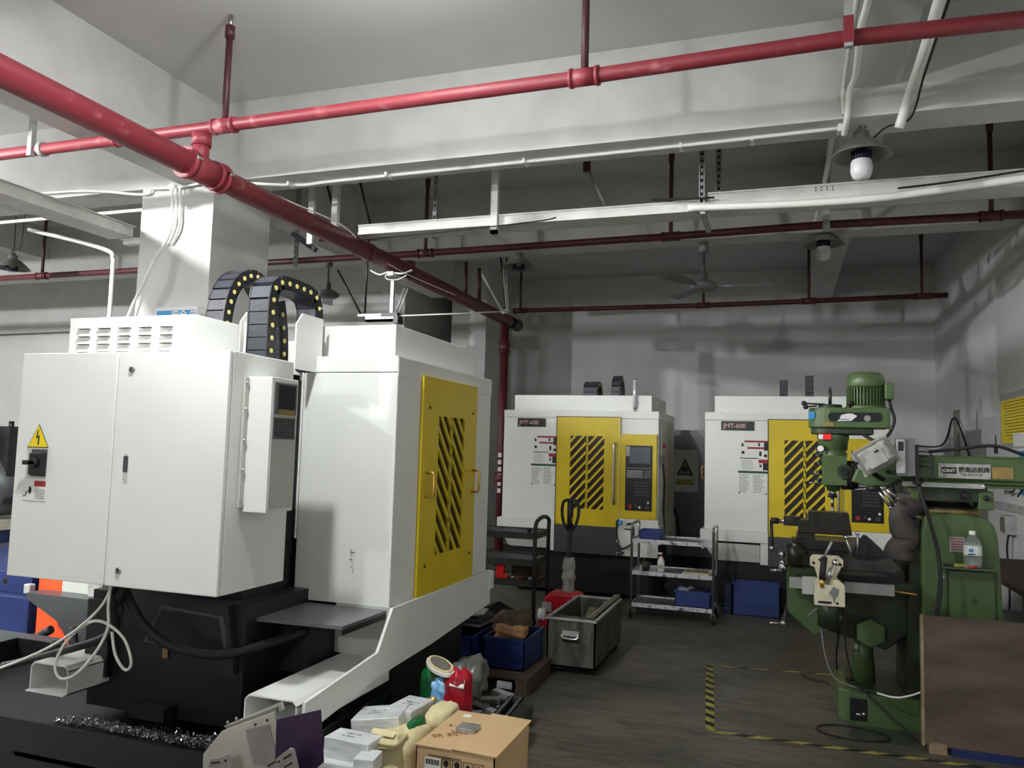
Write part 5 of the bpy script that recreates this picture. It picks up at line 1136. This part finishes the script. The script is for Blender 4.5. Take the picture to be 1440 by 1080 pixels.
sheetpart('slotted_cover', 'grey cover with rounded top and diagonal slots in front of the violet plate', [(-1.57,.60),(-1.45,.70),(-1.435,.70),(-1.40,.60),(-1.36,.30),(-1.60,.30)], 2.18, .008, sheet2, holes=[(-1.485,.655,.004),(-1.478,.625,.004)], slots=[(-1.455,.675,.035,.6),(-1.45,.65,.035,.6),(-1.51,.645,.035,.6),(-1.50,.605,.04,.6)])
sheetpart('grey_flap', 'small grey flap at the right end of the sheet metal parts', [(-1.40,.60),(-1.355,.63),(-1.33,.50),(-1.36,.30),(-1.40,.30)], 2.22, .006, sheet2)
MB().box(-1.95,-1.30,2.1,2.45,.0,.30,darkbox).build('dark_crate', None, 'dark crate below the frame holding the sheet metal parts', 'crate')
# ---------------------------------------------------------------- far left background machines
t = thing('blue_machine', 'blue machine base partly hidden behind the electrical cabinet at the left edge', 'machine', (-7.6,6.3,0))
MB().box(-9.0,-6.95,6.0,7.2,-.0,.30,bluep).build('base', t, bevel=.02)
MB().box(-8.0,-5.90,5.0,5.95,.0,.30,bluep).box(-7.5,-6.0,5.1,5.9,.30,.48,bluep).box(-6.02,-5.95,5.04,5.1,.32,.40,paper2).cyl((-6.3,5.09,.40),(-6.3,5.11,.40),.03,black,n=14).build('bed', t, bevel=.02)
MB().box(-5.89,-5.70,5.1,5.6,.0,.5,dgreen).build('green_side', t)
t = thing('old_machine', 'dark machine with round bed and black upright at the left edge beyond the cabinet', 'machine', (-11.5,9,0))
MB().box(-11.9,-11.15,8.9,9.5,.6,1.77,bcast).cyl((-11.25,9.0,1.70),(-11.25,9.0,1.85),.04,black,n=10).build('upright', t)
MB().cyl((-11.6,8.8,.85),(-11.6,9.6,.85),.48,dgrey,n=28).build('drum', t)
MB().box(-12.2,-11.15,8.7,9.7,.20,.34,lampcream).box(-12.2,-11.2,8.8,9.6,-.0,.2,bluep).build('base', t)
mb = MB()
for k in range(4): mb.tube(spline([(-11.75,8.85,1.7-k*.08),(-11.45,8.8,1.72-k*.09),(-11.35,8.8,1.6-k*.08),(-11.5,8.85,1.5-k*.1)],5),.02,rubber)
mb.build('hoses', t)
t = thing('orange_machine_guard', 'bright orange sheet guard seen under the electrical cabinet', 'guard', (-5.1,4.8,0))
MB().box(-5.36,-4.72,4.62,4.66,.0,.62,orange).box(-5.36,-5.33,4.66,5.3,.0,.62,orange).build('panel', t)
MB().box(-5.05,-4.1,4.55,4.62,.46,.60,mwhite2).box(-4.75,-4.35,4.5,4.56,.40,.60,paper2).build('white_side', t)
MB().prism([(-5.22,.50),(-4.3,.50),(-4.3,.1),(-4.72,.1),(-4.90,.32),(-5.22,.46)],'y',4.40,4.55,dgrey).build('dark_hopper', t, label='dark grey tapered box')
MB().tube(spline([(-4.75,4.4,.3),(-4.72,4.38,.2),(-4.62,4.4,.12),(-4.5,4.3,.05)],5),.03,rubber).tube(spline([(-4.9,4.35,.28),(-5.2,4.3,.12),(-5.6,4.2,-.0+.03)],5),.03,rubber).build('hose', t)
mb = MB()
for x, y, a in ((-5.1,3.9,10),(-4.9,3.75,-12),(-5.2,3.6,25)): mb.cbox((x,y,.33),(.16,.10,.04),galv,rot(0,0,a))
MB().box(-5.5,-4.5,3.4,4.1,.0,.31,dgrey).build('dark_chest', None, 'dark low chest beside the coolant tray at the left edge', 'chest')
mb.build('metal_blocks', None, 'dull metal blocks lying on the dark chest at the left edge', 'blocks')
# ---------------------------------------------------------------- light
w = bpy.data.worlds.new('world'); SC.world = w; w.use_nodes = True
w.node_tree.nodes['Background'].inputs[0].default_value = (.5,.55,.6,1); w.node_tree.nodes['Background'].inputs[1].default_value = .3
vs = SC.view_settings; vs.view_transform = 'Standard'; vs.look = 'None'; vs.exposure = 0.0; vs.gamma = 1; vs.use_curve_mapping = False
SC.display_settings.display_device = 'sRGB'
